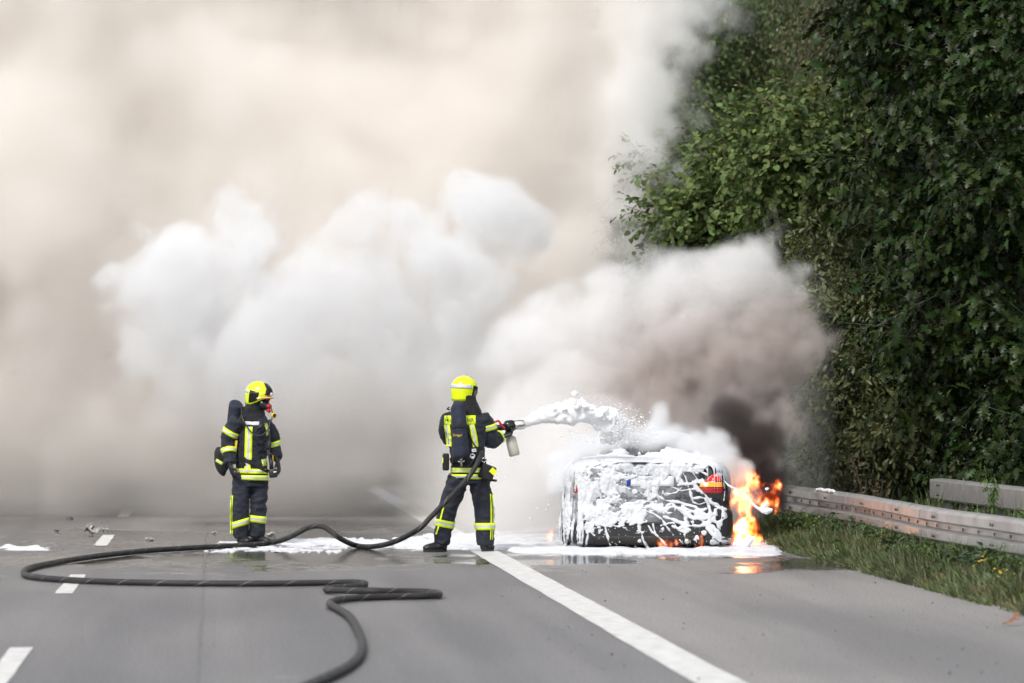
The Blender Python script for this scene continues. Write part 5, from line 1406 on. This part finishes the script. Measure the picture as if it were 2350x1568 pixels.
# on boot lid, rear window and roof (from above)
nx2, ny2 = 190, 330
xs = np.linspace(-.93, .93, nx2); ys = np.linspace(-.02, 3.3, ny2)
tn = ranked(noise2(nx2, ny2, 1.86, 3.3, .16, .16, rg_f, 4, .6))
Yg = np.broadcast_to(ys[None], (nx2, ny2)); Xg = np.broadcast_to(xs[:, None], (nx2, ny2))
cv2 = np.where(Yg < .8, .95, np.where((Yg < 1.62) & (np.abs(Xg) < .52), .48, .85)) - .25 * (Yg > 2.5)
p2a = np.full((nx2, ny2, 3), np.nan); n2a = np.zeros((nx2, ny2, 3))
for i in range(nx2):
    for j in range(ny2):
        h = cbvh.ray_cast(Vector((xs[i], ys[j], 3)), Vector((0, 0, -1)), 2.5)
        if h[0] is not None: p2a[i, j] = h[0]; n2a[i, j] = (h[1] * (-.5 if h[1].z < 0 else .5) + Vector((0, 0, .7))).normalized()
height_foam('foam_coat', cv2 - tn, p2a, n2a, .028, car, extra=.008 * noise2(nx2, ny2, 1.86, 3.3, .14, .14, rg_f, 2))
# ---------- foam lying on the road, round the car and the firefighters
def ground_foam(name, label, px0, px1, d0, d1, covf, seed, hmax=.05, cell=.035, ncell=.35):
    rg = np.random.default_rng(seed)
    xl = (px0 - 1174.5) / FPX * (d0 + d1) / 2; xr = (px1 - 1174.5) / FPX * (d0 + d1) / 2
    nx, ny = int((xr - xl) / cell), int((d1 - d0) / cell)
    x = np.linspace(xl, xr, nx)[:, None] + np.zeros((1, ny)); y = np.linspace(d0, d1, ny)[None] + np.zeros((nx, 1))
    n = ranked(noise2(nx, ny, xr - xl, d1 - d0, ncell, ncell, rg, 4, .6))
    px = 1174.5 + x / y * FPX; py = 917 + CAM_H / y * FPX
    t = covf(px, py) - n
    W = np.stack([x, y, np.full_like(x, .0)], -1); nr = np.zeros_like(W); nr[..., 2] = 1
    o = height_foam(name, t, W, nr, hmax, extra=hmax * .5 * np.clip(noise2(nx, ny, xr - xl, d1 - d0, .12, .12, rg, 3), -.6, 2), gain=2.2)
    o.rotation_euler = (0, 0, -YAW); o.location.z = .004; tag(o, label, 'foam', kind='stuff'); return o
def cov_main(px, py):
    c = np.interp(px, [600, 680, 760, 900, 1000, 1150, 1250, 1770, 1790], [0, .2, .36, .48, .62, .9, 1.2, 1.2, 0])
    lo = np.interp(px, [600, 700, 900, 1050, 1200, 1300, 1790], [1238, 1236, 1232, 1225, 1215, 1205, 1200])
    hi = np.interp(px, [600, 700, 850, 1000, 1140, 1250, 1790], [1249, 1253, 1258, 1262, 1266, 1272, 1277])
    e = np.clip((py - lo) / 8, 0, 1) * np.clip((hi - py) / 5, -.6, 1)
    return c * e
ground_foam('foam_spill', 'white foam spread on the road round the car and behind the hose', 590, 1800, 44.8, 56, cov_main, 5, .020, .028, .24)
ground_foam('foam_spill', 'thin strip of foam on the far left of the road', -20, 130, 46.6, 48.2, lambda px, py: .42 * np.clip((1264 - py) / 3, 0, 1) * np.clip((py - 1252) / 3, 0, 1) * np.clip((125 - px) / 40, 0, 1), 6, .02, .02, .12)
ground_foam('foam_specks', 'scattered foam specks round the left firefighter', 480, 800, 46.6, 50, lambda px, py: .16 + 0 * px, 7, .012, .02, .09)

# ---------- foam jet and spray from the nozzle
rg_j = np.random.default_rng(9)
JD = 47.3
jl = [(1196, 973, .046), (1215, 966, .052), (1240, 957, .066), (1265, 951, .085), (1290, 948, .10), (1315, 946, .115), (1335, 946, .10), (1355, 953, .085), (1372, 960, .09), (1390, 962, .105), (1405, 970, .115), (1412, 984, .10), (1404, 996, .085), (1390, 1002, .065)]
mb = MB()
jp = curve_pts([tuple(at(x, y, JD + .02 * i)) for i, (x, y, r) in enumerate(jl)], 5); jr = 1.22 * np.interp(np.linspace(0, 1, len(jp)), np.linspace(0, 1, len(jl)), [r for *_, r in jl])
for p, r in zip(jp, jr):
    mb.ball(p, r * .92, 2)
    for k in range(9):
        dv_ = Vector(rg_j.standard_normal(3)).normalized(); mb.ball(p + dv_ * r * rg_j.uniform(.45, .85), r * rg_j.uniform(.22, .5), 2)
for x, y, r in ((1325, 925, .05), (1333, 918, .03), (1330, 932, .06), (1345, 934, .04), (1360, 940, .03), (1300, 934, .04), (1352, 938, .03), (1270, 942, .035), (1378, 1003, .03), (1362, 1008, .025), (1380, 945, .05), (1395, 948, .05), (1410, 957, .05)):
    for k in range(5): mb.ball(at(x, y, JD + rg_j.normal() * .05) + Vector(rg_j.normal(0, .6 * r, 3)), r * rg_j.uniform(.35, .9), 1)
jm_ = mb.remesh('foam_jet', M['foam_b'], .012, 5, lambda p: .009 * mnoise.noise(p * 18) + .004 * mnoise.noise(p * 45))
tag(link('foam_jet', jm_), 'thick white foam jet arcing from the nozzle to the car roof', 'foam', kind='stuff')
dv, df = [], []
bm0 = bmesh.new(); bmesh.ops.create_icosphere(bm0, subdivisions=1, radius=1); bm0.verts.index_update()
ib = np.array([v.co[:] for v in bm0.verts]); jf = np.array([[v.index for v in f.verts] for f in bm0.faces]); bm0.free()
def droplets(n, fn):
    for i in range(n):
        p, r = fn(); dv.append(ib * r * np.array([rg_j.uniform(.8, 1.5), 1, rg_j.uniform(.8, 1.3)]) + np.array(p)); df.append(jf + len(df) * len(ib))
def top_spray():
    k = rg_j.integers(5, len(jp) - 8); p = jp[k]; return (p + Vector((rg_j.normal() * .06, rg_j.normal() * .08, jr[k] * .8 + abs(rg_j.normal()) * .09)), rg_j.choice([.002, .003, .0045], p=[.6, .3, .1]))
def cloud_spray():
    x = 1405 + abs(rg_j.normal()) * 38; y = rg_j.normal(978, 20) + (x - 1405) * .12; return (at(x, y, JD + rg_j.normal() * .25), rg_j.choice([.0028, .0045, .007, .010], p=[.5, .32, .14, .04]))
def under_spray():
    x = rg_j.uniform(1285, 1400); return (at(x, rg_j.normal(1000, 9), JD + rg_j.normal() * .1), rg_j.choice([.003, .006, .010], p=[.55, .35, .10]))
droplets(1300, top_spray); droplets(2300, cloud_spray); droplets(150, under_spray)
droplets(160, lambda: (at(rg_j.uniform(1130, 1420), rg_j.uniform(1050, 1240), JD - .3 + rg_j.normal() * .3), rg_j.choice([.003, .005, .008], p=[.6, .3, .1])))
o = link('foam_spray', mesh_np('foam_spray', np.concatenate(dv), np.concatenate(df), [M['foam_b']])); tag(o, 'cloud of small foam drops flying round the jet', 'foam', kind='stuff')
# strings of foam thrown off the corner of the car into the flames
cw = Matrix.Translation(CAR) @ Matrix.Rotation(CAR_RZ, 4, 'Z')
def qc(cx, cy, y): return cw @ Vector(((cx - 927) * .00109, y, (1117 - cy) * .00109))
for nm, lab, pts, rr in (('foam_string', 'long foam string thrown from the car corner into the flames', [(1690, 420, .0), (1740, 470, .0), (1800, 500, .0), (1860, 545, .02), (1920, 575, .02), (1965, 640, .02), (2020, 690, .02), (2075, 715, .02), (2120, 722, .02), (2170, 715, .02)], [.006, .012, .011, .007, .01, .014, .017, .026, .045, .02]),
                         ('foam_lump', 'small foam lump flying above the flames beside the rail', [(2105, 495, .05), (2120, 505, .05), (2138, 500, .05)], [.008, .018, .01]),
                         ('foam_lump', 'small upright foam lump just above the thrown foam string', [(2115, 660, .05), (2118, 645, .05), (2112, 620, .05)], [.018, .016, .006]),
                         ('foam_heap', 'white foam heap dropping in front of the lower flames', [(1790, 1040, -.06), (1830, 1050, -.06), (1880, 1065, -.06), (1910, 1040, -.06), (1945, 1005, -.06), (1960, 985, -.06)], [.02, .035, .05, .06, .045, .02])):
    mb = MB(); pp = curve_pts([qc(*p) for p in pts], 4); r_ = np.interp(np.linspace(0, 1, len(pp)), np.linspace(0, 1, len(rr)), rr)
    mb.tube(pp, list(r_), 10)
    for p, r in zip(pp, r_): mb.ball(p + Vector(rg_j.normal(0, r * .4, 3)), r * rg_j.uniform(.5, .9), 1)
    tag(link(nm, mb.remesh(nm, M['foam_b'], .007, 2, lambda p: .004 * mnoise.noise(p * 40))), lab, 'foam')
# foam caught on the guardrail
for nm, lab, a, b, rr in (('foam_drip', 'foam dripping down over the lower ridge of the rail', (1838, 1140, 51.2), (1848, 1172, 51.0), .022), ('foam_lump', 'foam lying along the top of the guardrail', (1880, 1117, 50.0), (1925, 1121, 48.6), .025)):
    mb = MB(); P0 = Vector((RX - .085, a[2], 0)); 
    if nm == 'foam_drip':
        for k in range(3):
            yy = 51.4 + .10 * k
            path = [(RX - .01, yy, .47), (RX - .05, yy + .02, .405), (RX - .084, yy + .03, .385), (RX - .088, yy + .03, .33), (RX - .085, yy + .02 + .02 * k, .28 - .05 * (k == 1)), (RX - .08, yy + .02, .24 - .05 * (k == 1))]
            mb.tube(curve_pts(path, 3), [rr * (1.2 - .06 * i) * (.8 if k != 1 else 1.2) for i in range(16)], 8)
    else:
        for k in range(44): mb.ball((RX - .03 + rg_j.normal() * .012, 48.3 + k * .027, .612 + .006 * math.sin(k)), rr * rg_j.uniform(.75, 1.1), 1)
    tag(link(nm, mb.remesh(nm, M['foam'], .008, 2)), lab, 'foam')
# ------------------------------------------------------------------ smoke, steam and fire
def edge_x(py, pts):
    return np.interp(py, [p[0] for p in pts], [p[1] for p in pts]).astype(np.float32)
# big tan bank drifting over the road
V = Vol((-12.0, 7.2), (57.0, 69.0), (-0.04, 10.6), .15, 1)
px, py = V.pix()
edge = edge_x(py, [(-600, 1620), (0, 1575), (60, 1560), (130, 1500), (200, 1470), (260, 1455), (330, 1475), (420, 1458), (480, 1460), (540, 1468), (600, 1430), (700, 1470), (1000, 1620), (1300, 1650)])
big = V.fbm(4.5, 2); mid_ = V.fbm(2.0, 5, .55); lump = V.fbm(2.2, 4, .55, True)
side = (px - edge) / FPX * V.Y
fine_0 = V.fbm(.9, 3, .65)
front = 59.6 - V.Y + .5 * big
sdf = np.maximum(1.7 * (side - .30 * mid_ - .20 * fine_0), front - .20 * mid_ - .42 * lump - .10 * fine_0)
low = sstep(1.6 - V.Z, 0, 1.6)
dens = sstep(-sdf, -.05, .75 + 2.2 * low) * (1.0 + .25 * big)
thin = np.exp(-((px - 900) / 170) ** 2) + .8 * np.exp(-((px - 320) / 90) ** 2)      # gaps near the ground where the lane lines show through
dens = dens * (0.45 + .55 * sstep(V.Z, 0.0, .4)) * (1 - .93 * np.clip(thin, 0, 1) * sstep(-V.Z, -.75, -.30))
wisp = .20 * sstep(-(side - .7 - .8 * mid_), 0, 1.3) * sstep(side, -1.2, -.3) * sstep(mid_, .1, 1.2) * sstep(V.Y, 58, 60)   # torn edge over the trees
dens = np.maximum(np.maximum(dens, 0), wisp * sstep(-py, -800, -650))
M['v_bank'] = volume_material('tan_smoke', (.999, .972, .943), 2.2)
o = volume_object('smoke', V, dens * 1.5, M['v_bank']); tag(o, 'vast tan smoke bank drifting left across the whole road', 'smoke', kind='stuff')

# torn, curling right-hand edge of the bank
V = Vol((1.0, 4.4), (57.4, 61.4), (2.9, 9.0), .055, 8)
for b in [(1585, -60, 59.5, 75), (1575, 20, 59.5, 62), (1610, 40, 59.3, 34), (1545, 95, 59.5, 60), (1505, 170, 59.5, 62), (1475, 240, 59.5, 62), (1470, 310, 59.4, 66), (1500, 340, 59.2, 40), (1465, 390, 59.5, 62), (1470, 460, 59.4, 60), (1490, 510, 59.2, 46), (1475, 555, 59.4, 44), (1430, 600, 59.5, 50), (1420, 420, 60, 70), (1420, 250, 60, 80), (1480, 60, 60, 90)]:
    V.blob(*b, k=.12)
bil = V.fbm(.7, 5, .62, True); fin = V.fbm(.30, 4, .7); cu = V.fbm(.8, 3, .6)
s_ = V.sdf - .20 * bil - .10 * fin
dens = sstep(-s_, -.02, .45) * 1.7 + .30 * sstep(-(s_ - .45 - .35 * cu), 0, .5) * sstep(fin + .5 * cu, .15, 1.2)
px, py = V.pix()
dens = dens * sstep(-py, -640, -560) * sstep(px, 1330, 1420)
o = volume_object('smoke', V, dens, volume_material('edge_smoke', (.962, .955, .945), 2.0)); tag(o, 'torn curling right edge of the smoke bank against the trees', 'smoke', kind='stuff')

# white billows in front of it
V = Vol((-5.8, 1.2), (52.2, 57.6), (-0.02, 5.0), .043, 2)
for b in [(330, 640, 55, 81), (420, 590, 55, 86), (540, 540, 55, 71), (575, 500, 55, 38), (450, 760, 55.5, 152), (560, 700, 55.5, 96), (830, 530, 54.5, 61), (900, 490, 54.5, 68), (960, 530, 54.5, 66), (1090, 490, 54.5, 64), (1150, 520, 54.5, 44), (1030, 600, 54.5, 106), (760, 640, 54.5, 86), (690, 720, 54.8, 76), (880, 720, 55, 146), (1080, 720, 54.5, 106), (620, 870, 55.5, 222), (900, 900, 55.5, 212), (480, 920, 56, 162), (1120, 880, 54.5, 152), (750, 1050, 56, 172), (1050, 1060, 55, 162)]:
    V.blob(*b, k=.16)
bil = V.fbm(.9, 5, .62, True); fin = V.fbm(.36, 4, .7)
sdf = V.sdf - .20 * bil - .12 * fin
dens = sstep(-sdf, -.02, .24) * (1.5 + 1.3 * sstep(V.Z, 2.8, 4.2)) * (.06 + .94 * sstep(V.Z, 1.0, 3.0)) * sstep(V.Z, .15, .9)
M['v_white'] = volume_material('white_steam', (.932, .932, .934), 2.0)
o = volume_object('smoke', V, dens, M['v_white']); tag(o, 'bright white steam billows rising behind the two firefighters', 'smoke', kind='stuff')

# plume over the car: grey-white above, sooty brown below
V = Vol((-.9, 4.4), (48.8, 54.2), (.2, 4.0), .044, 3)
for b in [(1250, 800, 52.5, 120), (1330, 760, 52.5, 110), (1420, 720, 52, 110), (1500, 690, 52, 100), (1580, 650, 51.5, 92), (1660, 640, 51.5, 100), (1735, 610, 51.5, 78), (1770, 660, 51.5, 80), (1760, 750, 51.2, 90), (1780, 810, 51, 70), (1600, 780, 51.5, 140), (1480, 840, 52, 130), (1350, 900, 52, 120), (1250, 950, 52, 120), (1680, 870, 51, 120), (1560, 930, 51.5, 110), (1740, 900, 50.6, 75), (1745, 980, 50, 55), (1200, 1060, 52, 120), (1330, 1030, 51.5, 110)]:
    V.blob(*b, k=.14)
bil = V.fbm(.9, 5, .6, True); fin = V.fbm(.36, 4, .7); big = V.fbm(1.6, 2)
sdf = V.sdf - .16 * bil - .10 * fin
px, py = V.pix()
dens = sstep(-sdf, -.03, .28)
brown = sstep(py + 80 * big + .40 * (px - 1650), 610, 860) * sstep(px + 60 * big, 1330, 1600)
dw = dens * (1 - .92 * brown) * 2.4
haze_r = .20 * sstep(V.Y, 51.0, 52.5) * sstep(-np.abs(px - 1835), -95, -20) * sstep(py, 560, 860) * sstep(fin + big, -.8, 1.2)
o = volume_object('smoke', V, dw + haze_r, volume_material('grey_smoke', (.935, .925, .918), 2.0)); tag(o, 'grey-white smoke plume leaning left above the burning car', 'smoke', kind='stuff')
o = volume_object('smoke', V, dens * brown * 4.2, volume_material('brown_smoke', (.68, .615, .585), 2.0)); tag(o, 'brown soot-laden lower part of the plume over the boot', 'smoke', kind='stuff')
# black smoke pouring out beside the flames
V = Vol((1.95, 3.65), (48.0, 51.0), (.15, 2.5), .038, 4)
for b in [(1745, 1090, 49.4, 46), (1735, 1060, 49.4, 56), (1735, 1020, 49.5, 62), (1720, 980, 49.7, 70), (1765, 1030, 49.5, 44), (1770, 1100, 49.6, 38), (1778, 1140, 49.8, 28), (1690, 955, 50, 52), (1740, 930, 50, 60), (1785, 1085, 49.5, 24), (1720, 880, 50.1, 60)]:
    V.blob(*b, k=.08)
bil = V.fbm(.4, 5, .55, True)
px, py = V.pix()
dens = sstep(-(V.sdf - .07 * bil), -.03, .16) * 9 * (.04 + .96 * sstep(py + 25 * bil, 900, 1100)) * 1.7
o = volume_object('smoke', V, dens, volume_material('black_smoke', (.13, .11, .105), 2.0)); tag(o, 'black smoke pouring out above the flames beside the rail', 'smoke', kind='stuff')
# steam on the foam-covered roof
V = Vol((.28, 2.75), (47.2, 50.2), (.25, 1.72), .03, 6)
for b in [(1350, 1045, 48.4, 50), (1400, 1030, 48.5, 50), (1450, 1022, 48.6, 48), (1490, 1030, 48.4, 36), (1500, 995, 49, 38), (1515, 970, 49, 22), (1545, 1010, 48.5, 44), (1590, 1025, 48.3, 46), (1630, 1030, 48.2, 42), (1662, 1055, 48.1, 38), (1695, 1082, 48.2, 30), (1620, 1060, 48.0, 30), (1560, 1045, 48.2, 30), (1700, 1105, 48.4, 18), (1330, 1080, 48.6, 40), (1308, 1110, 48.6, 34), (1300, 1060, 48.8, 44)]:
    V.blob(*b, k=.06)
bil = V.fbm(.26, 4, .55, True)
dens = sstep(-(V.sdf - .05 * bil), -.02, .13) * 9.0
o = volume_object('steam', V, dens, volume_material('roof_steam', (.94, .94, .945), 2.0)); tag(o, 'white steam rolling off the roof and corner of the car', 'steam', kind='stuff')
# thin fog creeping along the asphalt
V = Vol((-6.5, 3.6), (49.0, 62.0), (0.0, 1.7), .085, 7)
px, py = V.pix()
n = V.fbm(1.2, 4, .55)
frontd = np.interp(px, [-200, 300, 700, 1000, 1150, 1300, 1800], [60.6, 59.4, 57.5, 52.6, 50.0, 49.2, 49.6]).astype(np.float32)
thick = np.interp(px, [-200, 300, 700, 900, 1010, 1150, 1300, 1640, 1760], [.5, .4, .16, .10, .4, 1.1, 1.1, .6, 0]).astype(np.float32)
dens = sstep(V.Y - frontd + 1.8 + 1.2 * n, 0, 5.5) * sstep(1.5 - V.Z + .3 * n, 0, .7) * .42 * thick
o = volume_object('smoke', V, np.maximum(dens, 0), volume_material('ground_smoke', (.985, .957, .928), 2.5)); tag(o, 'thin smoke creeping low over the road behind the firefighters', 'smoke', kind='stuff')

# ---------- flames
def fire_material(name, strength, dens=0.0, hot=1.0):
    m = bpy.data.materials.new(name); m.use_nodes = True
    t = m.node_tree; t.nodes.clear(); N = t.nodes.new; L = t.links.new
    o = N('ShaderNodeOutputMaterial'); e = N('ShaderNodeEmission'); a = N('ShaderNodeAttribute'); a.attribute_name = 'density'
    r = N('ShaderNodeValToRGB'); cr = r.color_ramp
    cr.elements[0].position = 0.0; cr.elements[0].color = (1, .045, .004, 1)
    cr.elements[1].position = 1.0; cr.elements[1].color = (1, .56, .22, 1)
    k = cr.elements.new(.35); k.color = (1, .13, .012, 1); k = cr.elements.new(.7); k.color = (1, .28, .045, 1)
    mu = N('ShaderNodeMath'); mu.operation = 'MULTIPLY'; mu.inputs[1].default_value = 1.0 / hot
    L(a.outputs['Fac'], mu.inputs[0]); L(mu.outputs[0], r.inputs[0]); L(r.outputs[0], e.inputs['Color'])
    st = N('ShaderNodeMath'); st.operation = 'MULTIPLY'; st.inputs[1].default_value = strength; L(a.outputs['Fac'], st.inputs[0]); L(st.outputs[0], e.inputs['Strength'])
    L(e.outputs[0], o.inputs['Volume']); return m
def flame(label, box, vox, blobs, seed, strength, amp=.05, cell=.14, soft=.07, stretch=(1, 1, 2.0), thr=.0):
    V = Vol(*box, vox, seed)
    for b in blobs: V.blob(*b, k=.03)
    n = V.fbm(cell, 5, .62, False, stretch); rid = 1 - np.abs(V.fbm(cell * .7, 4, .55, False, stretch)) * 1.5
    d = sstep(-(V.sdf - amp * n), -.01, soft) * np.clip(.25 + .75 * rid + .35 * n - thr, 0.0, 2)
    o = volume_object('flame', V, d, fire_material('fire', strength)); return tag(o, label, 'fire', kind='stuff')
flame('orange flames bursting from the right side of the car', ((2.36, 3.14), (47.9, 48.9), (.28, 1.04), ), .012,
      [(1690, 1078, 48.4, 18), (1768, 1148, 48.45, 16), (1768, 1118, 48.5, 11), (1704, 1102, 48.4, 28), (1719, 1120, 48.4, 36), (1709, 1148, 48.4, 34), (1740, 1135, 48.4, 31), (1760, 1130, 48.5, 16), (1750, 1155, 48.4, 20), (1735, 1112, 48.4, 22), (1715, 1170, 48.4, 20), (1698, 1140, 48.4, 24), (1690, 1100, 48.4, 16)], 41, 12.0, .05, .085, .09, (1, 1, 1.3), .0)
flame('white-hot flames licking up from the road beside the car', ((2.36, 2.86), (47.7, 48.5), (0.0, .46), ), .012,
      [(1700, 1240, 48.1, 18), (1712, 1235, 48.1, 20), (1725, 1240, 48.1, 16), (1698, 1212, 48.1, 12), (1704, 1198, 48.1, 8), (1724, 1210, 48.1, 11), (1728, 1194, 48.1, 7), (1715, 1225, 48.1, 15), (1695, 1230, 48.1, 14)], 42, 46.0, .022, .10, .05, (1, 1, 2.5))
flame('small red tongues of flame in front of the black smoke', ((2.66, 3.06), (48.5, 49.1), (.40, 1.0), ), .012,
      [(1757, 1120, 48.8, 6), (1760, 1133, 48.8, 7), (1762, 1147, 48.8, 5), (1748, 1098, 48.8, 4), (1756, 1105, 48.8, 3), (1778, 1165, 48.8, 5)], 43, 8.0, .03, .07, .04)
flame('little flames under the middle of the bumper', ((1.45, 1.90), (46.75, 47.15), (.02, .17), ), .010,
      [(1515, 1246, 46.95, 7), (1527, 1247, 46.95, 9), (1540, 1245, 46.95, 8), (1553, 1243, 46.95, 6), (1505, 1241, 46.95, 4)], 44, 10.0, .022, .05, .03)
flame('narrow flame under the right end of the bumper', ((1.96, 2.14), (46.75, 47.1), (.0, .22), ), .010,
      [(1602, 1257, 46.92, 7), (1607, 1250, 46.92, 6), (1609, 1240, 46.92, 4), (1609, 1231, 46.92, 2.5)], 45, 12.0, .014, .06, .025, (1, 1, 3))
flame('small flame low on the road left of the car', ((.20, .60), (47.7, 48.4), (0.0, .30), ), .012,
      [(1262, 1230, 48.0, 8), (1273, 1232, 48.0, 9), (1267, 1222, 48.0, 5), (1277, 1238, 48.0, 6)], 46, 10.0, .022, .07, .035, (1, 1, 2))
# ------------------------------------------------------------------ small things on the road
M['char'] = nmat('charred_debris', (0.12, 0.11, 0.10), 0.8, 0.5, 25, color2=(0.5, 0.48, 0.45))
M['pale'] = nmat('pale_debris', (0.42, 0.36, 0.30), 0.8, 0.4, 20)
M['stone'] = nmat('grit_stone', (0.05, 0.05, 0.055), 0.8, 0.4, 30)
M['brown_leaf'] = nmat('brown_leaf', (0.22, 0.075, 0.03), 0.6, 0.3, 20)
def chunk(name, label, px, py, size, seed, mat, flat=.5, n=6):
    rg = random.Random(seed); p = ground(px, py); mb = MB()
    for k in range(n):
        c = Vector((rg.uniform(-1, 1) * size[0] * .5, rg.uniform(-1, 1) * size[1] * .5, size[2] * rg.uniform(.15, .6)))
        rot = Matrix.Rotation(rg.uniform(0, 6), 3, Vector((rg.random(), rg.random(), rg.random())).normalized())
        mb.box(c, (size[0] * rg.uniform(.25, .6), size[1] * rg.uniform(.25, .6), size[2] * rg.uniform(.2, .6)), rot)
    me = mb.remesh(name, mat, min(size) * .12, 0, lambda q: min(size) * .25 * mnoise.noise(q * 25))
    z0 = min(v.co.z for v in me.vertices)
    for v in me.vertices: v.co.z -= z0
    me.polygons.foreach_set('use_smooth', [False] * len(me.polygons))
    o = link(name, me, None, p, 0); return tag(o, label, 'debris', 'debris on the road')
chunk('debris', 'flat crumpled pale scrap beside the lane dash left of the firefighter', 222, 1228, (.26, .16, .035), 1, M['char'], n=9)
chunk('debris', 'small crumpled scrap between the dash and the left firefighter', 344, 1241, (.085, .07, .05), 2, M['char'])
chunk('debris', 'upright beige chunk on the road left of the firefighter', 490, 1225, (.05, .05, .055), 3, M['pale'], n=4)
chunk('debris', 'grey lump just right of the left firefighter behind the hose', 625, 1234, (.15, .10, .05), 4, M['char'], n=7)
chunk('debris', 'tiny dark scrap on the road at far left', 128, 1221, (.06, .05, .02), 5, M['stone'])
chunk('debris', 'dark scrap on the road far behind the lane dash', 160, 1194, (.10, .07, .015), 6, M['stone'])
lf = link('fallen_leaf', mesh_np('fallen_leaf', L_OAK[0] * np.array([1, 1, -1.2]), L_OAK[1], [M['brown_leaf']]))
lf.location = ground(2296, 1436) + Vector((0, 0, .02)); lf.scale = (.17, .17, .2); lf.rotation_euler = (.10, -.15, rad(-62))
tag(lf, 'brown fallen oak leaf on the asphalt at bottom right', 'leaf')
# loose grit
rgs = np.random.default_rng(4); bm0 = bmesh.new(); bmesh.ops.create_icosphere(bm0, subdivisions=1, radius=1); bm0.verts.index_update()
ib2 = np.array([v.co[:] for v in bm0.verts]); jf2 = np.array([[v.index for v in f.verts] for f in bm0.faces]); bm0.free()
sv, sf = [], []
for i in range(380):
    px = rgs.uniform(1150, 2300) if i % 3 else rgs.uniform(60, 1150)
    py = rgs.uniform(1272, 1560) if i % 3 else rgs.uniform(1180, 1262)
    if px > 490 + 3.7 * (py - 917): continue
    p = ground(px, py); r = rgs.choice([.003, .0045, .007, .010], p=[.5, .33, .13, .04])
    sv.append(ib2 * r * rgs.uniform(.6, 1.3, (len(ib2), 1)) * np.array([1, 1, .7]) + np.array([p.x, p.y, r * .5])); sf.append(jf2 + len(sf) * len(ib2))
o = link('grit', mesh_np('grit', np.concatenate(sv), np.concatenate(sf), [M['stone']], smooth=False)); tag(o, 'dark grit scattered over the road', 'grit', kind='stuff')
print('script', round(time.time() - T0, 1), 's')
